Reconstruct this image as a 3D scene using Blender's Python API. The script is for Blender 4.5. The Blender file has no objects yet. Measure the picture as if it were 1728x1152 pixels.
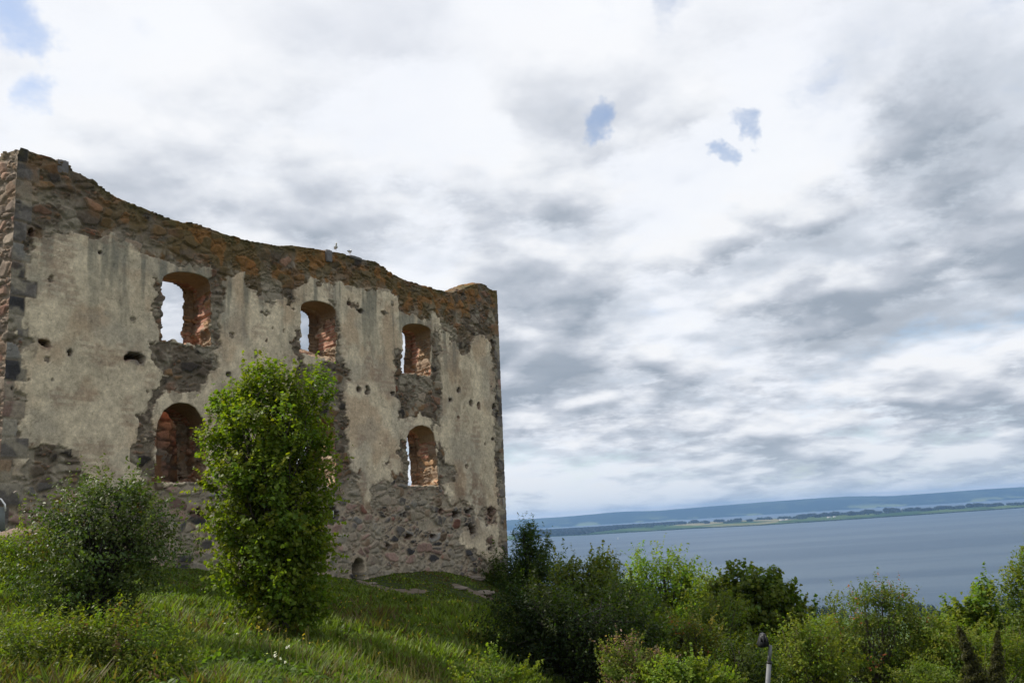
import bpy, math, random
import numpy as np
from mathutils import Matrix, Vector
R = math.radians
rng = np.random.default_rng(7)
random.seed(7)
scn = bpy.context.scene
COL = scn.collection

# ------------------------------------------------------------------ camera
F = 1500.0; TH = math.atan(305*math.cos(R(3.5))/F); RO = R(3.5)
Xw = np.array([1.0, 0, 0]); Fw = np.array([0, math.cos(TH), math.sin(TH)]); Uw = np.array([0, -math.sin(TH), math.cos(TH)])
cr = math.cos(RO)*Xw - math.sin(RO)*Uw
cu = math.sin(RO)*Xw + math.cos(RO)*Uw
cam_d = bpy.data.cameras.new('camera'); cam = bpy.data.objects.new('camera', cam_d); COL.objects.link(cam)
cam_d.sensor_width = 36; cam_d.lens = F/1728*36; cam_d.clip_start = 0.1; cam_d.clip_end = 90000
cam.matrix_world = Matrix(((cr[0], cu[0], -Fw[0], 0), (cr[1], cu[1], -Fw[1], 0), (cr[2], cu[2], -Fw[2], 0), (0, 0, 0, 1)))
scn.camera = cam

def ray(x, y):
    """direction in the world of a photo position (used only to measure the place)"""
    dx = (x-864)/F; dy = -(y-576)/F
    return dx*cr + dy*cu + Fw
def at(x, y, depth):
    r = ray(x, y); return r*(depth/r[1])

# ------------------------------------------------------------------ wall frame
vp = ray(1880, 818.5); D = np.array([vp[0], vp[1], 0]); D /= np.linalg.norm(D)      # along the facade
N = np.array([-D[1], D[0], 0])                                                       # into the wall
PR = at(850, 900, 43.0); PR[2] = 0
tmp = ray(10, 700); k = (PR@N)/(tmp@N); P0 = tmp*k; P0[2] = 0                        # left corner
def uv(x, y):
    r = ray(x, y); k = (PR@N)/(r@N); p = r*k
    return ((p-P0)@D, p[2])
def W(u, v, t=0.0):
    return P0 + D*u + N*t + np.array([0, 0, v])

# ------------------------------------------------------------------ sun and sky
EL = R(46)
sh = -D*0.36 + N*0.93; sh /= np.linalg.norm(sh)
SD = np.array([sh[0]*math.cos(EL), sh[1]*math.cos(EL), math.sin(EL)])
sun_d = bpy.data.lights.new('sun', 'SUN'); sun = bpy.data.objects.new('sun', sun_d); COL.objects.link(sun)
sun_d.energy = 5.0; sun_d.angle = R(0.6); sun_d.color = (1.0, 0.94, 0.84)
sun.rotation_euler = Vector(SD).to_track_quat('Z', 'Y').to_euler()
scn.view_settings.view_transform = 'Standard'; scn.view_settings.look = 'None'
scn.view_settings.exposure = 0.0; scn.view_settings.gamma = 1.0

class NT:
    def __init__(s, nt): s.nt = nt; s.nt.nodes.clear()
    def n(s, t, **kw):
        nd = s.nt.nodes.new(t)
        for k, v in kw.items(): setattr(nd, k, v)
        return nd
    def put(s, sock, v):
        if isinstance(v, bpy.types.NodeSocket): s.nt.links.new(v, sock)
        elif isinstance(v, (tuple, list)):
            v = tuple(float(q) for q in v)
            if len(sock.default_value) == 4 and len(v) == 3: v = v+(1.0,)
            sock.default_value = v
        else: sock.default_value = v
    def m(s, op, a, b=0.0, c=0.0, clamp=False):
        nd = s.n('ShaderNodeMath', operation=op, use_clamp=clamp)
        s.put(nd.inputs[0], a); s.put(nd.inputs[1], b)
        if len(nd.inputs) > 2: s.put(nd.inputs[2], c)
        return nd.outputs[0]
    def vm(s, op, a, b=None, scale=None):
        nd = s.n('ShaderNodeVectorMath', operation=op); s.put(nd.inputs[0], a)
        if b is not None: s.put(nd.inputs[1], b)
        if scale is not None: s.put(nd.inputs['Scale'], scale)
        return nd.outputs['Value'] if op in ('DOT_PRODUCT', 'LENGTH', 'DISTANCE') else nd.outputs['Vector']
    def noise(s, vec, scale, detail=6, rough=0.55, dist=0.0, lac=2.0):
        nd = s.n('ShaderNodeTexNoise'); s.put(nd.inputs['Vector'], vec)
        nd.inputs['Scale'].default_value = scale; nd.inputs['Detail'].default_value = detail
        nd.inputs['Roughness'].default_value = rough; nd.inputs['Distortion'].default_value = dist
        nd.inputs['Lacunarity'].default_value = lac
        return nd.outputs['Fac']
    def mr(s, v, a, b, c=0.0, d=1.0, kind='SMOOTHSTEP'):
        nd = s.n('ShaderNodeMapRange', interpolation_type=kind); s.put(nd.inputs['Value'], v)
        for nm, q in (('From Min', a), ('From Max', b), ('To Min', c), ('To Max', d)): s.put(nd.inputs[nm], q)
        return nd.outputs[0]
    def mix(s, f, a, b, bt='MIX'):
        nd = s.n('ShaderNodeMix', data_type='RGBA', blend_type=bt); s.put(nd.inputs[0], f)
        s.put(nd.inputs[6], a); s.put(nd.inputs[7], b); return nd.outputs[2]

world = bpy.data.worlds.new('World'); scn.world = world; world.use_nodes = True
def build_world():
    w = NT(world.node_tree)
    tc = w.n('ShaderNodeTexCoord'); d0 = w.vm('NORMALIZE', tc.outputs['Generated'])
    sep = w.n('ShaderNodeSeparateXYZ'); w.put(sep.inputs[0], d0)
    def plane(vec, z0):
        sp_ = w.n('ShaderNodeSeparateXYZ'); w.put(sp_.inputs[0], vec)
        den = w.m('ADD', w.m('MAXIMUM', sp_.outputs[2], 0.0), z0)
        cm = w.n('ShaderNodeCombineXYZ'); w.put(cm.inputs[0], w.m('DIVIDE', sp_.outputs[0], den)); w.put(cm.inputs[1], w.m('DIVIDE', sp_.outputs[1], den)); cm.inputs[2].default_value = SEEDZ
        return cm.outputs[0]
    P = plane(d0, 0.22)
    wn = w.n('ShaderNodeTexNoise'); w.put(wn.inputs['Vector'], d0); wn.inputs['Scale'].default_value = 9.0; wn.inputs['Detail'].default_value = 5; wn.inputs['Roughness'].default_value = 0.6
    d = w.vm('NORMALIZE', w.vm('ADD', d0, w.vm('SCALE', w.vm('SUBTRACT', wn.outputs['Color'], (0.5, 0.5, 0.5)), scale=0.16)))
    def regional(blobs):
        tot = None
        for (x, y, rad, amp) in blobs:
            r = ray(x, y); r = r/np.linalg.norm(r)
            c = w.m('MULTIPLY', w.mr(w.vm('DOT_PRODUCT', d, tuple(r)), math.cos(R(rad)), 1.0), amp)
            tot = c if tot is None else w.m('ADD', tot, c)
        return tot
    up1 = w.vm('ADD', d0, (0, 0, 0.012)); up2 = w.vm('ADD', d0, (SD[0]*0.03, SD[1]*0.03, 0.045))
    def dens(q_, det=7):
        a = w.noise(q_, 1.5, 2, 0.5, 0.0); b_ = w.noise(w.vm('ADD', q_, (7.3, 2.1, 4.0)), 4.6, det, 0.52, 0.0)
        nv = w.n('ShaderNodeTexNoise'); w.put(nv.inputs['Vector'], q_); nv.inputs['Scale'].default_value = 7.0; nv.inputs['Detail'].default_value = 4
        qq = w.vm('ADD', q_, w.vm('SCALE', w.vm('SUBTRACT', nv.outputs['Color'], (0.5, 0.5, 0.5)), scale=0.14))
        vo = w.n('ShaderNodeTexVoronoi', feature='F1'); w.put(vo.inputs['Vector'], qq); vo.inputs['Scale'].default_value = 3.7
        vo.inputs['Detail'].default_value = 1.0; vo.inputs['Roughness'].default_value = 0.4
        lump = w.m('SUBTRACT', 1.0, w.m('MULTIPLY', vo.outputs['Distance'], 1.15))
        return w.m('ADD', w.m('ADD', w.m('MULTIPLY', a, 0.50), w.m('MULTIPLY', b_, 0.30)), w.m('MULTIPLY', lump, 0.20, 0.0)) if False else w.m('ADD', w.m('ADD', w.m('ADD', w.m('MULTIPLY', a, 0.66), w.m('MULTIPLY', b_, 0.32)), w.m('MULTIPLY', lump, 0.17)), 0.0)
    D0 = dens(P); D1 = dens(plane(up1, 0.22)); D2 = dens(plane(up2, 0.22), 3)
    hole = regional(HOLES); dark = regional(DARKS)
    zc = sep.outputs[2]
    low = w.mr(zc, 0.0, 0.20, 1.0, 0.0); mid = w.mr(zc, 0.16, 0.50, 1.0, 0.0)
    fine = w.noise(P, 12.0, 7, 0.65)
    cov = w.m('SUBTRACT', w.m('ADD', D0, w.m('MULTIPLY', w.m('SUBTRACT', fine, 0.5), 0.42)), hole)
    cov = w.m('SUBTRACT', cov, w.m('MULTIPLY', low, 0.045))
    alpha = w.mr(cov, 0.16, 0.52, 0.30, 1.0)
    con = w.m('ADD', w.m('MULTIPLY', mid, 0.9), 1.0)
    th = w.m('ADD', w.m('ADD', w.m('MULTIPLY', w.m('SUBTRACT', D0, 0.5), con), dark), TH0)
    th = w.mr(th, -0.12, 1.25, 0.0, 1.0, 'LINEAR')
    lit = w.m('ADD', w.m('MULTIPLY', w.m('SUBTRACT', D0, D1), w.m('MULTIPLY', mid, 2.6)), w.m('MULTIPLY', w.m('SUBTRACT', D0, D2), w.m('ADD', w.m('MULTIPLY', mid, 0.9), 0.9)))
    crisp = w.m('MULTIPLY', w.m('SUBTRACT', fine, 0.5), w.m('ADD', w.m('MULTIPLY', mid, 0.28), 0.14))
    g = w.mr(w.m('ADD', w.m('SUBTRACT', th, lit), crisp), -0.12, 1.12)
    cr_ = w.n('ShaderNodeValToRGB'); w.put(cr_.inputs[0], g)
    e = cr_.color_ramp.elements
    e[0].position = 0.0; e[0].color = (0.84, 0.85, 0.87, 1)
    e[1].position = 1.0; e[1].color = (0.215, 0.255, 0.315, 1)
    for p_, c_ in ((0.22, (0.78, 0.80, 0.85)), (0.45, (0.58, 0.615, 0.68)), (0.72, (0.39, 0.435, 0.505))):
        q = e.new(p_); q.color = c_+(1,)
    base_c = cr_.outputs[0]
    D3 = dens(plane(w.vm('ADD', d0, (0, 0, 0.026)), 0.22), 4)
    body = w.mr(w.m('ADD', D0, w.m('MULTIPLY', w.m('SUBTRACT', fine, 0.5), 0.20)), 0.435, 0.53)
    shade = w.m('ADD', w.m('SUBTRACT', w.mr(D3, 0.385, 0.70, 0.0, 1.0, 'LINEAR'), w.m('MULTIPLY', w.m('SUBTRACT', D0, D1), 4.0)), w.m('ADD', w.m('MULTIPLY', dark, 1.0), w.m('MULTIPLY', crisp, 0.7)))
    r2 = w.n('ShaderNodeValToRGB'); w.put(r2.inputs[0], shade)
    e = r2.color_ramp.elements
    e[0].position = 0.0; e[0].color = (0.80, 0.81, 0.83, 1); e[1].position = 1.0; e[1].color = (0.29, 0.335, 0.395, 1)
    for p_, c_ in ((0.25, (0.68, 0.705, 0.745)), (0.55, (0.47, 0.505, 0.565))):
        q = e.new(p_); q.color = c_+(1,)
    back_c = w.mix(0.35, base_c, (0.74, 0.78, 0.83))
    front = w.mix(body, back_c, r2.outputs[0])
    cloud = w.mix(w.m('MULTIPLY', w.mr(zc, 0.30, 0.60, 1.0, 0.25), 0.85), base_c, front)
    sky = w.n('ShaderNodeTexSky', sky_type='NISHITA'); sky.sun_disc = False
    sky.sun_elevation = EL; sky.sun_rotation = math.atan2(SD[0], SD[1]); sky.altitude = 260; sky.dust_density = 0.7
    cl10 = w.vm('SCALE', cloud, scale=10.0)
    blue = w.vm('MULTIPLY', sky.outputs[0], (1.35, 1.4, 1.45))
    c = w.mix(alpha, blue, cl10)
    hz = w.mr(sep.outputs[2], -0.01, 0.10, 0.45, 0.0)
    c = w.mix(hz, c, (5.0, 5.75, 6.4))
    bg = w.n('ShaderNodeBackground'); w.put(bg.inputs[0], c); bg.inputs[1].default_value = 0.117
    o = w.n('ShaderNodeOutputWorld'); w.nt.links.new(bg.outputs[0], o.inputs[0])
SEEDZ = 3.7; TH0 = 0.285
HOLES = [(0, 25, 2.9, 0.30), (60, 160, 1.9, 0.20), (1012, 235, 2.0, 0.46), (935, 195, 2.0, 0.28), (1262, 220, 1.4, 0.30), (1205, 275, 1.2, 0.32), (1135, 3, 1.9, 0.18),
         (350, 250, 20, -0.10), (1000, 450, 20, -0.10), (1500, 250, 20, -0.10), (700, 60, 14, -0.1)]
DARKS = [(1700, 420, 14, 0.36), (1560, 160, 8, 0.14), (1700, 200, 8, 0.14), (900, 470, 9, 0.10), (1080, 650, 7, 0.26), (1350, 600, 9, 0.24), (600, 300, 7, 0.03), (850, 650, 6, 0.10), (1100, 90, 4, 0.07),
         (120, 130, 14, -0.22), (560, 60, 12, -0.16), (980, 150, 10, -0.26), (1250, 120, 7, -0.12), (1280, 260, 8, -0.10), (1130, 500, 5, -0.08), (950, 740, 5, -0.16), (1480, 650, 5, -0.10), (1400, 320, 6, -0.06)]
build_world()

# ------------------------------------------------------------------ helpers
def tag(o, label=None, cat=None, group=None, kind=None):
    if label: o['label'] = label
    if cat: o['category'] = cat
    if group: o['group'] = group
    if kind: o['kind'] = kind
    return o
def empty(name, loc, label=None, cat=None, group=None):
    o = bpy.data.objects.new(name, None); COL.objects.link(o); o.location = tuple(loc); o.empty_display_size = 0.2
    return tag(o, label, cat, group)
def mk(name, V, Fs, mat, parent=None, col=None, smooth=False, origin=None):
    """Fs: list of (n,k) int arrays"""
    V = np.asarray(V, dtype=np.float64)
    if origin is None:
        origin = np.array(parent.location) if parent is not None else np.array([V[:, 0].mean(), V[:, 1].mean(), V[:, 2].min()])
    V = V-np.array(origin)
    if not isinstance(Fs, list): Fs = [Fs]
    Fs = [np.asarray(f, dtype=np.int32) for f in Fs if len(f)]
    me = bpy.data.meshes.new(name)
    me.vertices.add(len(V)); me.vertices.foreach_set('co', V.astype(np.float32).ravel())
    tot = np.concatenate([np.full(len(f), f.shape[1], dtype=np.int32) for f in Fs])
    idx = np.concatenate([f.ravel() for f in Fs])
    st = np.concatenate([[0], np.cumsum(tot)[:-1]]).astype(np.int32)
    me.loops.add(len(idx)); me.loops.foreach_set('vertex_index', idx)
    me.polygons.add(len(tot)); me.polygons.foreach_set('loop_start', st)
    if smooth: me.polygons.foreach_set('use_smooth', np.ones(len(tot), dtype=bool))
    me.update(calc_edges=True); me.validate()
    if col is not None:
        ca = me.attributes.new('tone', 'FLOAT_COLOR', 'POINT')
        c4 = np.ones((len(V), 4), dtype=np.float32); c4[:, :3] = col
        ca.data.foreach_set('color', c4.ravel())
    me.materials.append(mat)
    o = bpy.data.objects.new(name, me); COL.objects.link(o)
    if parent is not None: o.parent = parent
    else: o.location = tuple(origin)
    return o

def _h(ix, iy, iz, s):
    n = (ix.astype(np.int64)*374761393 + iy.astype(np.int64)*668265263 + iz.astype(np.int64)*2147483647 + s*974634777) & 0xffffffff
    n = ((n ^ (n >> 13))*1274126177) & 0xffffffff
    n = ((n ^ (n >> 16))*2246822519) & 0xffffffff
    return ((n ^ (n >> 15)) & 0xffffff)/float(0xffffff)
def vnoise(x, y, z=None, s=0):
    x = np.asarray(x, float); y = np.asarray(y, float); z = np.zeros_like(x) if z is None else np.asarray(z, float)
    ix, iy, iz = np.floor(x), np.floor(y), np.floor(z); fx, fy, fz = x-ix, y-iy, z-iz
    fx = fx*fx*(3-2*fx); fy = fy*fy*(3-2*fy); fz = fz*fz*(3-2*fz); r = 0
    for a in (0, 1):
        for b in (0, 1):
            for c in (0, 1):
                r = r + _h(ix+a, iy+b, iz+c, s)*(fx if a else 1-fx)*(fy if b else 1-fy)*(fz if c else 1-fz)
    return r
def fbm(x, y, z=None, o=4, s=0, g=0.5):
    a, t, r = 1.0, 0.0, 0.0; z = np.zeros_like(np.asarray(x, float)) if z is None else z
    for i in range(o):
        r = r + a*vnoise(x*2**i, y*2**i, z*2**i, s+i*17); t += a; a *= g
    return r/t
def voro(x, y, z, s=0, jit=0.85):
    ix, iy, iz = np.floor(x), np.floor(y), np.floor(z)
    f1 = np.full(x.shape, 9.0); f2 = f1.copy(); cid = np.zeros(x.shape); cx = x.copy(); cy = y.copy()
    for a in (-1, 0, 1):
        for b in (-1, 0, 1):
            for c in (-1, 0, 1):
                gx, gy, gz = ix+a, iy+b, iz+c
                qx = gx+0.5+jit*(_h(gx, gy, gz, s)-0.5); qy = gy+0.5+jit*(_h(gx, gy, gz, s+1)-0.5); qz = gz+0.5+jit*(_h(gx, gy, gz, s+2)-0.5)
                dd = np.sqrt((x-qx)**2+(y-qy)**2+(z-qz)**2)
                n = dd < f1
                f2 = np.where(n, f1, np.minimum(f2, dd)); cid = np.where(n, _h(gx, gy, gz, s+3), cid)
                cx = np.where(n, qx, cx); cy = np.where(n, qy, cy); f1 = np.where(n, dd, f1)
    return f1, f2, cid, cx, cy
def ss(x, a, b):
    t = np.clip((x-a)/(b-a), 0, 1); return t*t*(3-2*t)
def inpoly(x, y, poly):
    p = np.asarray(poly, float); r = np.zeros(np.shape(x), bool)
    x0, y0 = p[:, 0], p[:, 1]; x1, y1 = np.roll(x0, -1), np.roll(y0, -1)
    for a, b, c, d in zip(x0, y0, x1, y1):
        if b == d: continue
        r ^= ((b > y) != (d > y)) & (x < (c-a)*(y-b)/(d-b)+a)
    return r

# ------------------------------------------------------------------ materials
def mat_new(name):
    m = bpy.data.materials.new(name); m.use_nodes = True; w = NT(m.node_tree)
    o = w.n('ShaderNodeOutputMaterial'); b = w.n('ShaderNodeBsdfPrincipled'); w.nt.links.new(b.outputs[0], o.inputs[0])
    return m, w, b, o
def simple(name, c, rough=0.7, metal=0.0, var=0.25, scale=6.0, bump=0.0):
    m, w, b, o = mat_new(name); tc = w.n('ShaderNodeTexCoord')
    f = w.noise(tc.outputs['Object'], scale, 5, 0.6)
    cc = w.mix(f, tuple(q*(1-var) for q in c), tuple(q*(1+var) for q in c))
    w.put(b.inputs['Base Color'], cc); b.inputs['Roughness'].default_value = rough; b.inputs['Metallic'].default_value = metal
    if bump:
        bp = w.n('ShaderNodeBump'); bp.inputs['Distance'].default_value = bump; bp.inputs['Strength'].default_value = 0.8
        w.put(bp.inputs['Height'], w.noise(tc.outputs['Object'], scale*2.5, 6, 0.6)); w.put(b.inputs['Normal'], bp.outputs[0])
    return m
def masonry():
    m, w, b, o = mat_new('masonry'); at_ = w.n('ShaderNodeAttribute', attribute_name='tone'); tc = w.n('ShaderNodeTexCoord')
    f = w.noise(tc.outputs['Object'], 9.0, 7, 0.7); f2 = w.noise(tc.outputs['Object'], 42.0, 4, 0.7)
    k = w.m('ADD', w.mr(f, 0.25, 0.75, 0.66, 1.30, 'LINEAR'), w.mr(f2, 0.3, 0.7, -0.22, 0.22, 'LINEAR'))
    cc = w.vm('SCALE', at_.outputs['Color'], scale=k)
    w.put(b.inputs['Base Color'], cc); b.inputs['Roughness'].default_value = 0.95
    b.inputs['Specular IOR Level'].default_value = 0.2
    bp = w.n('ShaderNodeBump'); bp.inputs['Distance'].default_value = 0.03; bp.inputs['Strength'].default_value = 0.6
    w.put(bp.inputs['Height'], w.noise(tc.outputs['Object'], 16.0, 7, 0.7)); w.put(b.inputs['Normal'], bp.outputs[0])
    return m
def leafmat(name, transl=0.35, rough=0.45, spec=0.35):
    m, w, b, o = mat_new(name); a = w.n('ShaderNodeAttribute', attribute_name='tone')
    w.put(b.inputs['Base Color'], a.outputs['Color']); b.inputs['Roughness'].default_value = rough
    b.inputs['Specular IOR Level'].default_value = spec
    t = w.n('ShaderNodeBsdfTranslucent'); w.put(t.inputs[0], w.vm('MULTIPLY', a.outputs['Color'], (1.75, 1.95, 0.5)))
    mx = w.n('ShaderNodeMixShader'); mx.inputs[0].default_value = transl
    w.nt.links.new(b.outputs[0], mx.inputs[1]); w.nt.links.new(t.outputs[0], mx.inputs[2]); w.nt.links.new(mx.outputs[0], o.inputs[0])
    return m
M_WALL = masonry(); M_LEAF = leafmat('leaf', 0.45, 0.5, 0.18); M_GLOSS = leafmat('glossy_leaf', 0.3, 0.5, 0.32)
M_GRASS = leafmat('grass_blade', 0.35, 0.6, 0.2)
M_BARK = simple('bark', (0.075, 0.06, 0.045), 0.9, 0, 0.4, 12, 0.02)
M_DARKBARK = simple('dark_bark', (0.04, 0.033, 0.028), 0.9, 0, 0.4, 12, 0.02)

# ------------------------------------------------------------------ terrain height
CP = []
for x, y, dpt in [(50, 1152, 10.5), (400, 1152, 11), (730, 1152, 17), (450, 1072, 18), (300, 1002, 23), (110, 1010, 19), (180, 1060, 14),
                  (640, 992, 32), (700, 1002, 33), (820, 1007, 38), (650, 1080, 21), (620, 1152, 16.0), (560, 1125, 15.6), (800, 1110, 21.5), (850, 1152, 18.5), (560, 1000, 27), (380, 985, 26.5)]:
    p = at(x, y, dpt); CP.append(tuple(p))
for x, y in [(30, 898), (150, 935), (300, 957), (450, 967), (570, 972), (606, 984), (645, 966), (740, 962), (830, 980), (856, 992)]:
    u, v = uv(x, y); p = W(u, v); CP.append(tuple(p)); q = W(u, v+0.1, 4.0); CP.append(tuple(q))
CP += [(0, 0, -1.6), (-6, 0, -1.2), (5, 0, -2.4), (0.5, 10, -2.7), (2.5, 13, -4.3), (-0.8, 12.5, -2.8), (0, -12, -1.5), (-12, -8, -0.8), (4, 19, -5.8), (2, 16, -4.8), (1, 20, -4.4), (8, 25, -7.6), (5, 38, -6.6), (15, 30, -12), (20, 50, -19),
       (2, 52, -7.0), (-8, 55, -5), (-22, 42, 0.5), (-32, 25, 1.2), (-20, 10, 0.2), (10, 6, -5.5), (20, 5, -9), (26, 20, -14), (-30, 55, -1), (8, 14, -7.0), (-16, 17, -0.3)]
CP = np.array(CP, float)
def tps(r2): return np.where(r2 > 0, 0.5*r2*np.log(np.maximum(r2, 1e-9)), 0)
_n = len(CP); _K = tps((CP[:, None, 0]-CP[None, :, 0])**2+(CP[:, None, 1]-CP[None, :, 1])**2)+np.eye(_n)*2.0
_P = np.c_[np.ones(_n), CP[:, :2]]; _A = np.block([[_K, _P], [_P.T, np.zeros((3, 3))]])
_w = np.linalg.solve(_A, np.r_[CP[:, 2], 0, 0, 0])
def ground(x, y):
    x = np.asarray(x, float); y = np.asarray(y, float); sh_ = x.shape; x = x.ravel(); y = y.ravel()
    near = np.zeros_like(x)
    r = np.hypot(x, y)
    sel = np.hypot(x+3, y-20) < 75
    xs, ys = x[sel], y[sel]
    z = _w[_n]+_w[_n+1]*xs+_w[_n+2]*ys
    for i in range(_n): z = z+_w[i]*tps((xs-CP[i, 0])**2+(ys-CP[i, 1])**2)
    near[sel] = z
    prof = np.interp(r, [0, 30, 60, 120, 250, 400, 700, 1000, 1250, 1450, 1520, 3000], [-3, -8, -16, -34, -62, -88, -125, -152, -166, -168.5, -172, -176])
    c = np.clip((y*0.75+x*0.66)/np.maximum(r, 1)*1.6+0.25, 0, 1); c = c*c*(3-2*c)
    far = c*prof+(1-c)*(-1.0)+ (fbm(x/60, y/60, s=5)-0.5)*np.clip(r/60, 0, 5)*np.where(r > 1000, 0.1, 1.0)
    b = ss(np.hypot(x+3, y-20), 34, 70)
    z = near*(1-b)+far*b+(fbm(x*0.9, y*0.9, s=9)-0.5)*0.16*(1-b)
    return z.reshape(sh_)
def g1(x, y): return float(ground(np.array([x]), np.array([y]))[0])

# ground sheet: rings that widen outwards
M, w, b, o = mat_new('ground_soil_grass'); tc = w.n('ShaderNodeTexCoord'); P = tc.outputs['Object']
f = w.noise(P, 0.6, 8, 0.65); f2 = w.noise(P, 7.0, 6, 0.7); big = w.noise(P, 0.006, 4, 0.5)
c = w.mix(w.mr(f, 0.35, 0.65), (0.022, 0.036, 0.009), (0.042, 0.056, 0.015)); c = w.mix(w.mr(f2, 0.5, 0.75), c, (0.055, 0.045, 0.022))
geo = w.n('ShaderNodeNewGeometry'); ln = w.vm('LENGTH', geo.outputs['Position'])
c = w.mix(w.mr(ln, 500, 800), c, w.mix(w.mr(big, 0.45, 0.55), (0.06, 0.10, 0.025), (0.10, 0.13, 0.035)))
w.put(b.inputs['Base Color'], c); b.inputs['Roughness'].default_value = 0.95; b.inputs['Specular IOR Level'].default_value = 0.15
bp = w.n('ShaderNodeBump'); bp.inputs['Distance'].default_value = 0.05; w.put(bp.inputs['Height'], f2); w.put(b.inputs['Normal'], bp.outputs[0])
na = 720; rr = [0.3]
while rr[-1] < 2400: rr.append(rr[-1]*1.022+0.03)
rr = np.array(rr); A, RR = np.meshgrid(np.linspace(0, 2*math.pi, na, endpoint=False), rr); X = RR*np.sin(A); Y = RR*np.cos(A)
Z = ground(X, Y); nr = len(rr); V = np.c_[X.ravel(), Y.ravel(), Z.ravel()]
i, j = np.meshgrid(np.arange(nr-1), np.arange(na), indexing='ij'); i = i.ravel(); j = j.ravel(); j2 = (j+1) % na
Fq = np.c_[i*na+j, (i+1)*na+j, (i+1)*na+j2, i*na+j2]
V = np.r_[V, [[0, 0, g1(0, 0)]]]; cF = np.c_[np.full(na, len(V)-1), np.arange(na), (np.arange(na)+1) % na]
tag(mk('ground', V, [Fq, cF], M, smooth=True, origin=(0, 0, 0)), kind='structure')

# lake
M, w, b, o = mat_new('lake_water'); tc = w.n('ShaderNodeTexCoord'); P = tc.outputs['Object']
mp = w.n('ShaderNodeMapping'); w.put(mp.inputs[0], P); mp.inputs['Scale'].default_value = (0.45, 2.6, 1); mp.inputs['Rotation'].default_value = (0, 0, R(12))
s1 = w.noise(mp.outputs[0], 0.00085, 6, 0.55, 0.5); s2 = w.noise(mp.outputs[0], 0.02, 6, 0.7)
s3 = w.noise(mp.outputs[0], 0.012, 6, 0.65)
c = w.mix(w.mr(w.m('ADD', w.m('MULTIPLY', s1, 0.7), w.m('MULTIPLY', s3, 0.3)), 0.44, 0.57), (0.020, 0.050, 0.088), (0.046, 0.080, 0.118)); w.put(b.inputs['Base Color'], c)
b.inputs['Roughness'].default_value = 0.38; b.inputs['IOR'].default_value = 1.33; b.inputs['Specular IOR Level'].default_value = 0.32
bp = w.n('ShaderNodeBump'); bp.inputs['Distance'].default_value = 3.0; bp.inputs['Strength'].default_value = 0.6; w.put(bp.inputs['Height'], s2); w.put(b.inputs['Normal'], bp.outputs[0])
LZ = -170.0
q = 26000.0
tag(mk('lake', [[-q, -2000, LZ], [q, -2000, LZ], [q, 25500, LZ], [-q, 25500, LZ]], np.array([[0, 1, 2, 3]]), M, origin=(0, 0, LZ)), kind='structure')

# far shore hills
M, w, b, o = mat_new('far_hills'); tc = w.n('ShaderNodeTexCoord'); P = tc.outputs['Object']
mp = w.n('ShaderNodeMapping'); w.put(mp.inputs[0], P); mp.inputs['Scale'].default_value = (1, 1.0, 3.0)
f = w.noise(mp.outputs[0], 0.0011, 7, 0.65); geo = w.n('ShaderNodeSeparateXYZ'); w.put(geo.inputs[0], P)
lowl = w.mr(geo.outputs[2], 20, 110, 1, 0)
c = w.mix(w.m('MULTIPLY', w.mr(f, 0.50, 0.56), w.m('ADD', w.m('MULTIPLY', lowl, 0.8), 0.2)), (0.012, 0.024, 0.018), (0.14, 0.17, 0.08)); w.put(b.inputs['Base Color'], c); b.inputs['Roughness'].default_value = 1
b.inputs['Specular IOR Level'].default_value = 0
# heights of crest measured every so often
crest_px = [(400, 905), (600, 893), (860, 877), (960, 871), (1060, 862), (1130, 860), (1230, 852), (1330, 844), (1400, 839), (1480, 834), (1560, 833), (1620, 829), (1728, 821), (1900, 811), (2200, 795)]
sh_px = [(400, 925), (860, 893), (1300, 864), (1728, 839.5), (2200, 810)]
us = np.linspace(-9500, 17500, 500); D1 = 20500.0
def px_x(X, dpt):  # where a bearing falls, for table lookup
    r = np.array([X/dpt, 1.0, 0.0]); zc = r@Fw; return 864+F*(r@cr)/zc
pxs = np.array([px_x(x, D1) for x in us])
crest_y = np.interp(pxs, *zip(*crest_px)); ch = np.array([at(a, b_, D1+1800)[2] for a, b_ in zip(pxs, crest_y)])
ch = ch-LZ
rows = [(0, -3), (150, 0.12), (500, 0.30), (900, 0.60), (1300, 0.86), (1800, 1.0), (2600, 0.9), (3900, 0.2)]
V = []
for k, (dy, fr) in enumerate(rows):
    z = np.where(fr < 0, LZ-3, LZ+ch*fr+(fbm(us/900, us*0+k, s=3)-0.5)*26*(0 if fr < 0 or fr == 1.0 else 1)+(fbm(us/90, us*0+k, s=4)-0.5)*7)
    if k == 0: z = us*0+LZ-3
    V.append(np.c_[us, D1+dy+(fbm(us/1500, us*0, s=8)-0.5)*500*(1 if k < 3 else 0), z])
V = np.concatenate(V); n = len(us); i, j = np.meshgrid(np.arange(len(rows)-1), np.arange(n-1), indexing='ij'); i = i.ravel(); j = j.ravel()
tag(mk('hills', V, np.c_[i*n+j, i*n+j+1, (i+1)*n+j+1, (i+1)*n+j], M, smooth=True, origin=(0, D1, LZ)), kind='structure')

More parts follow.
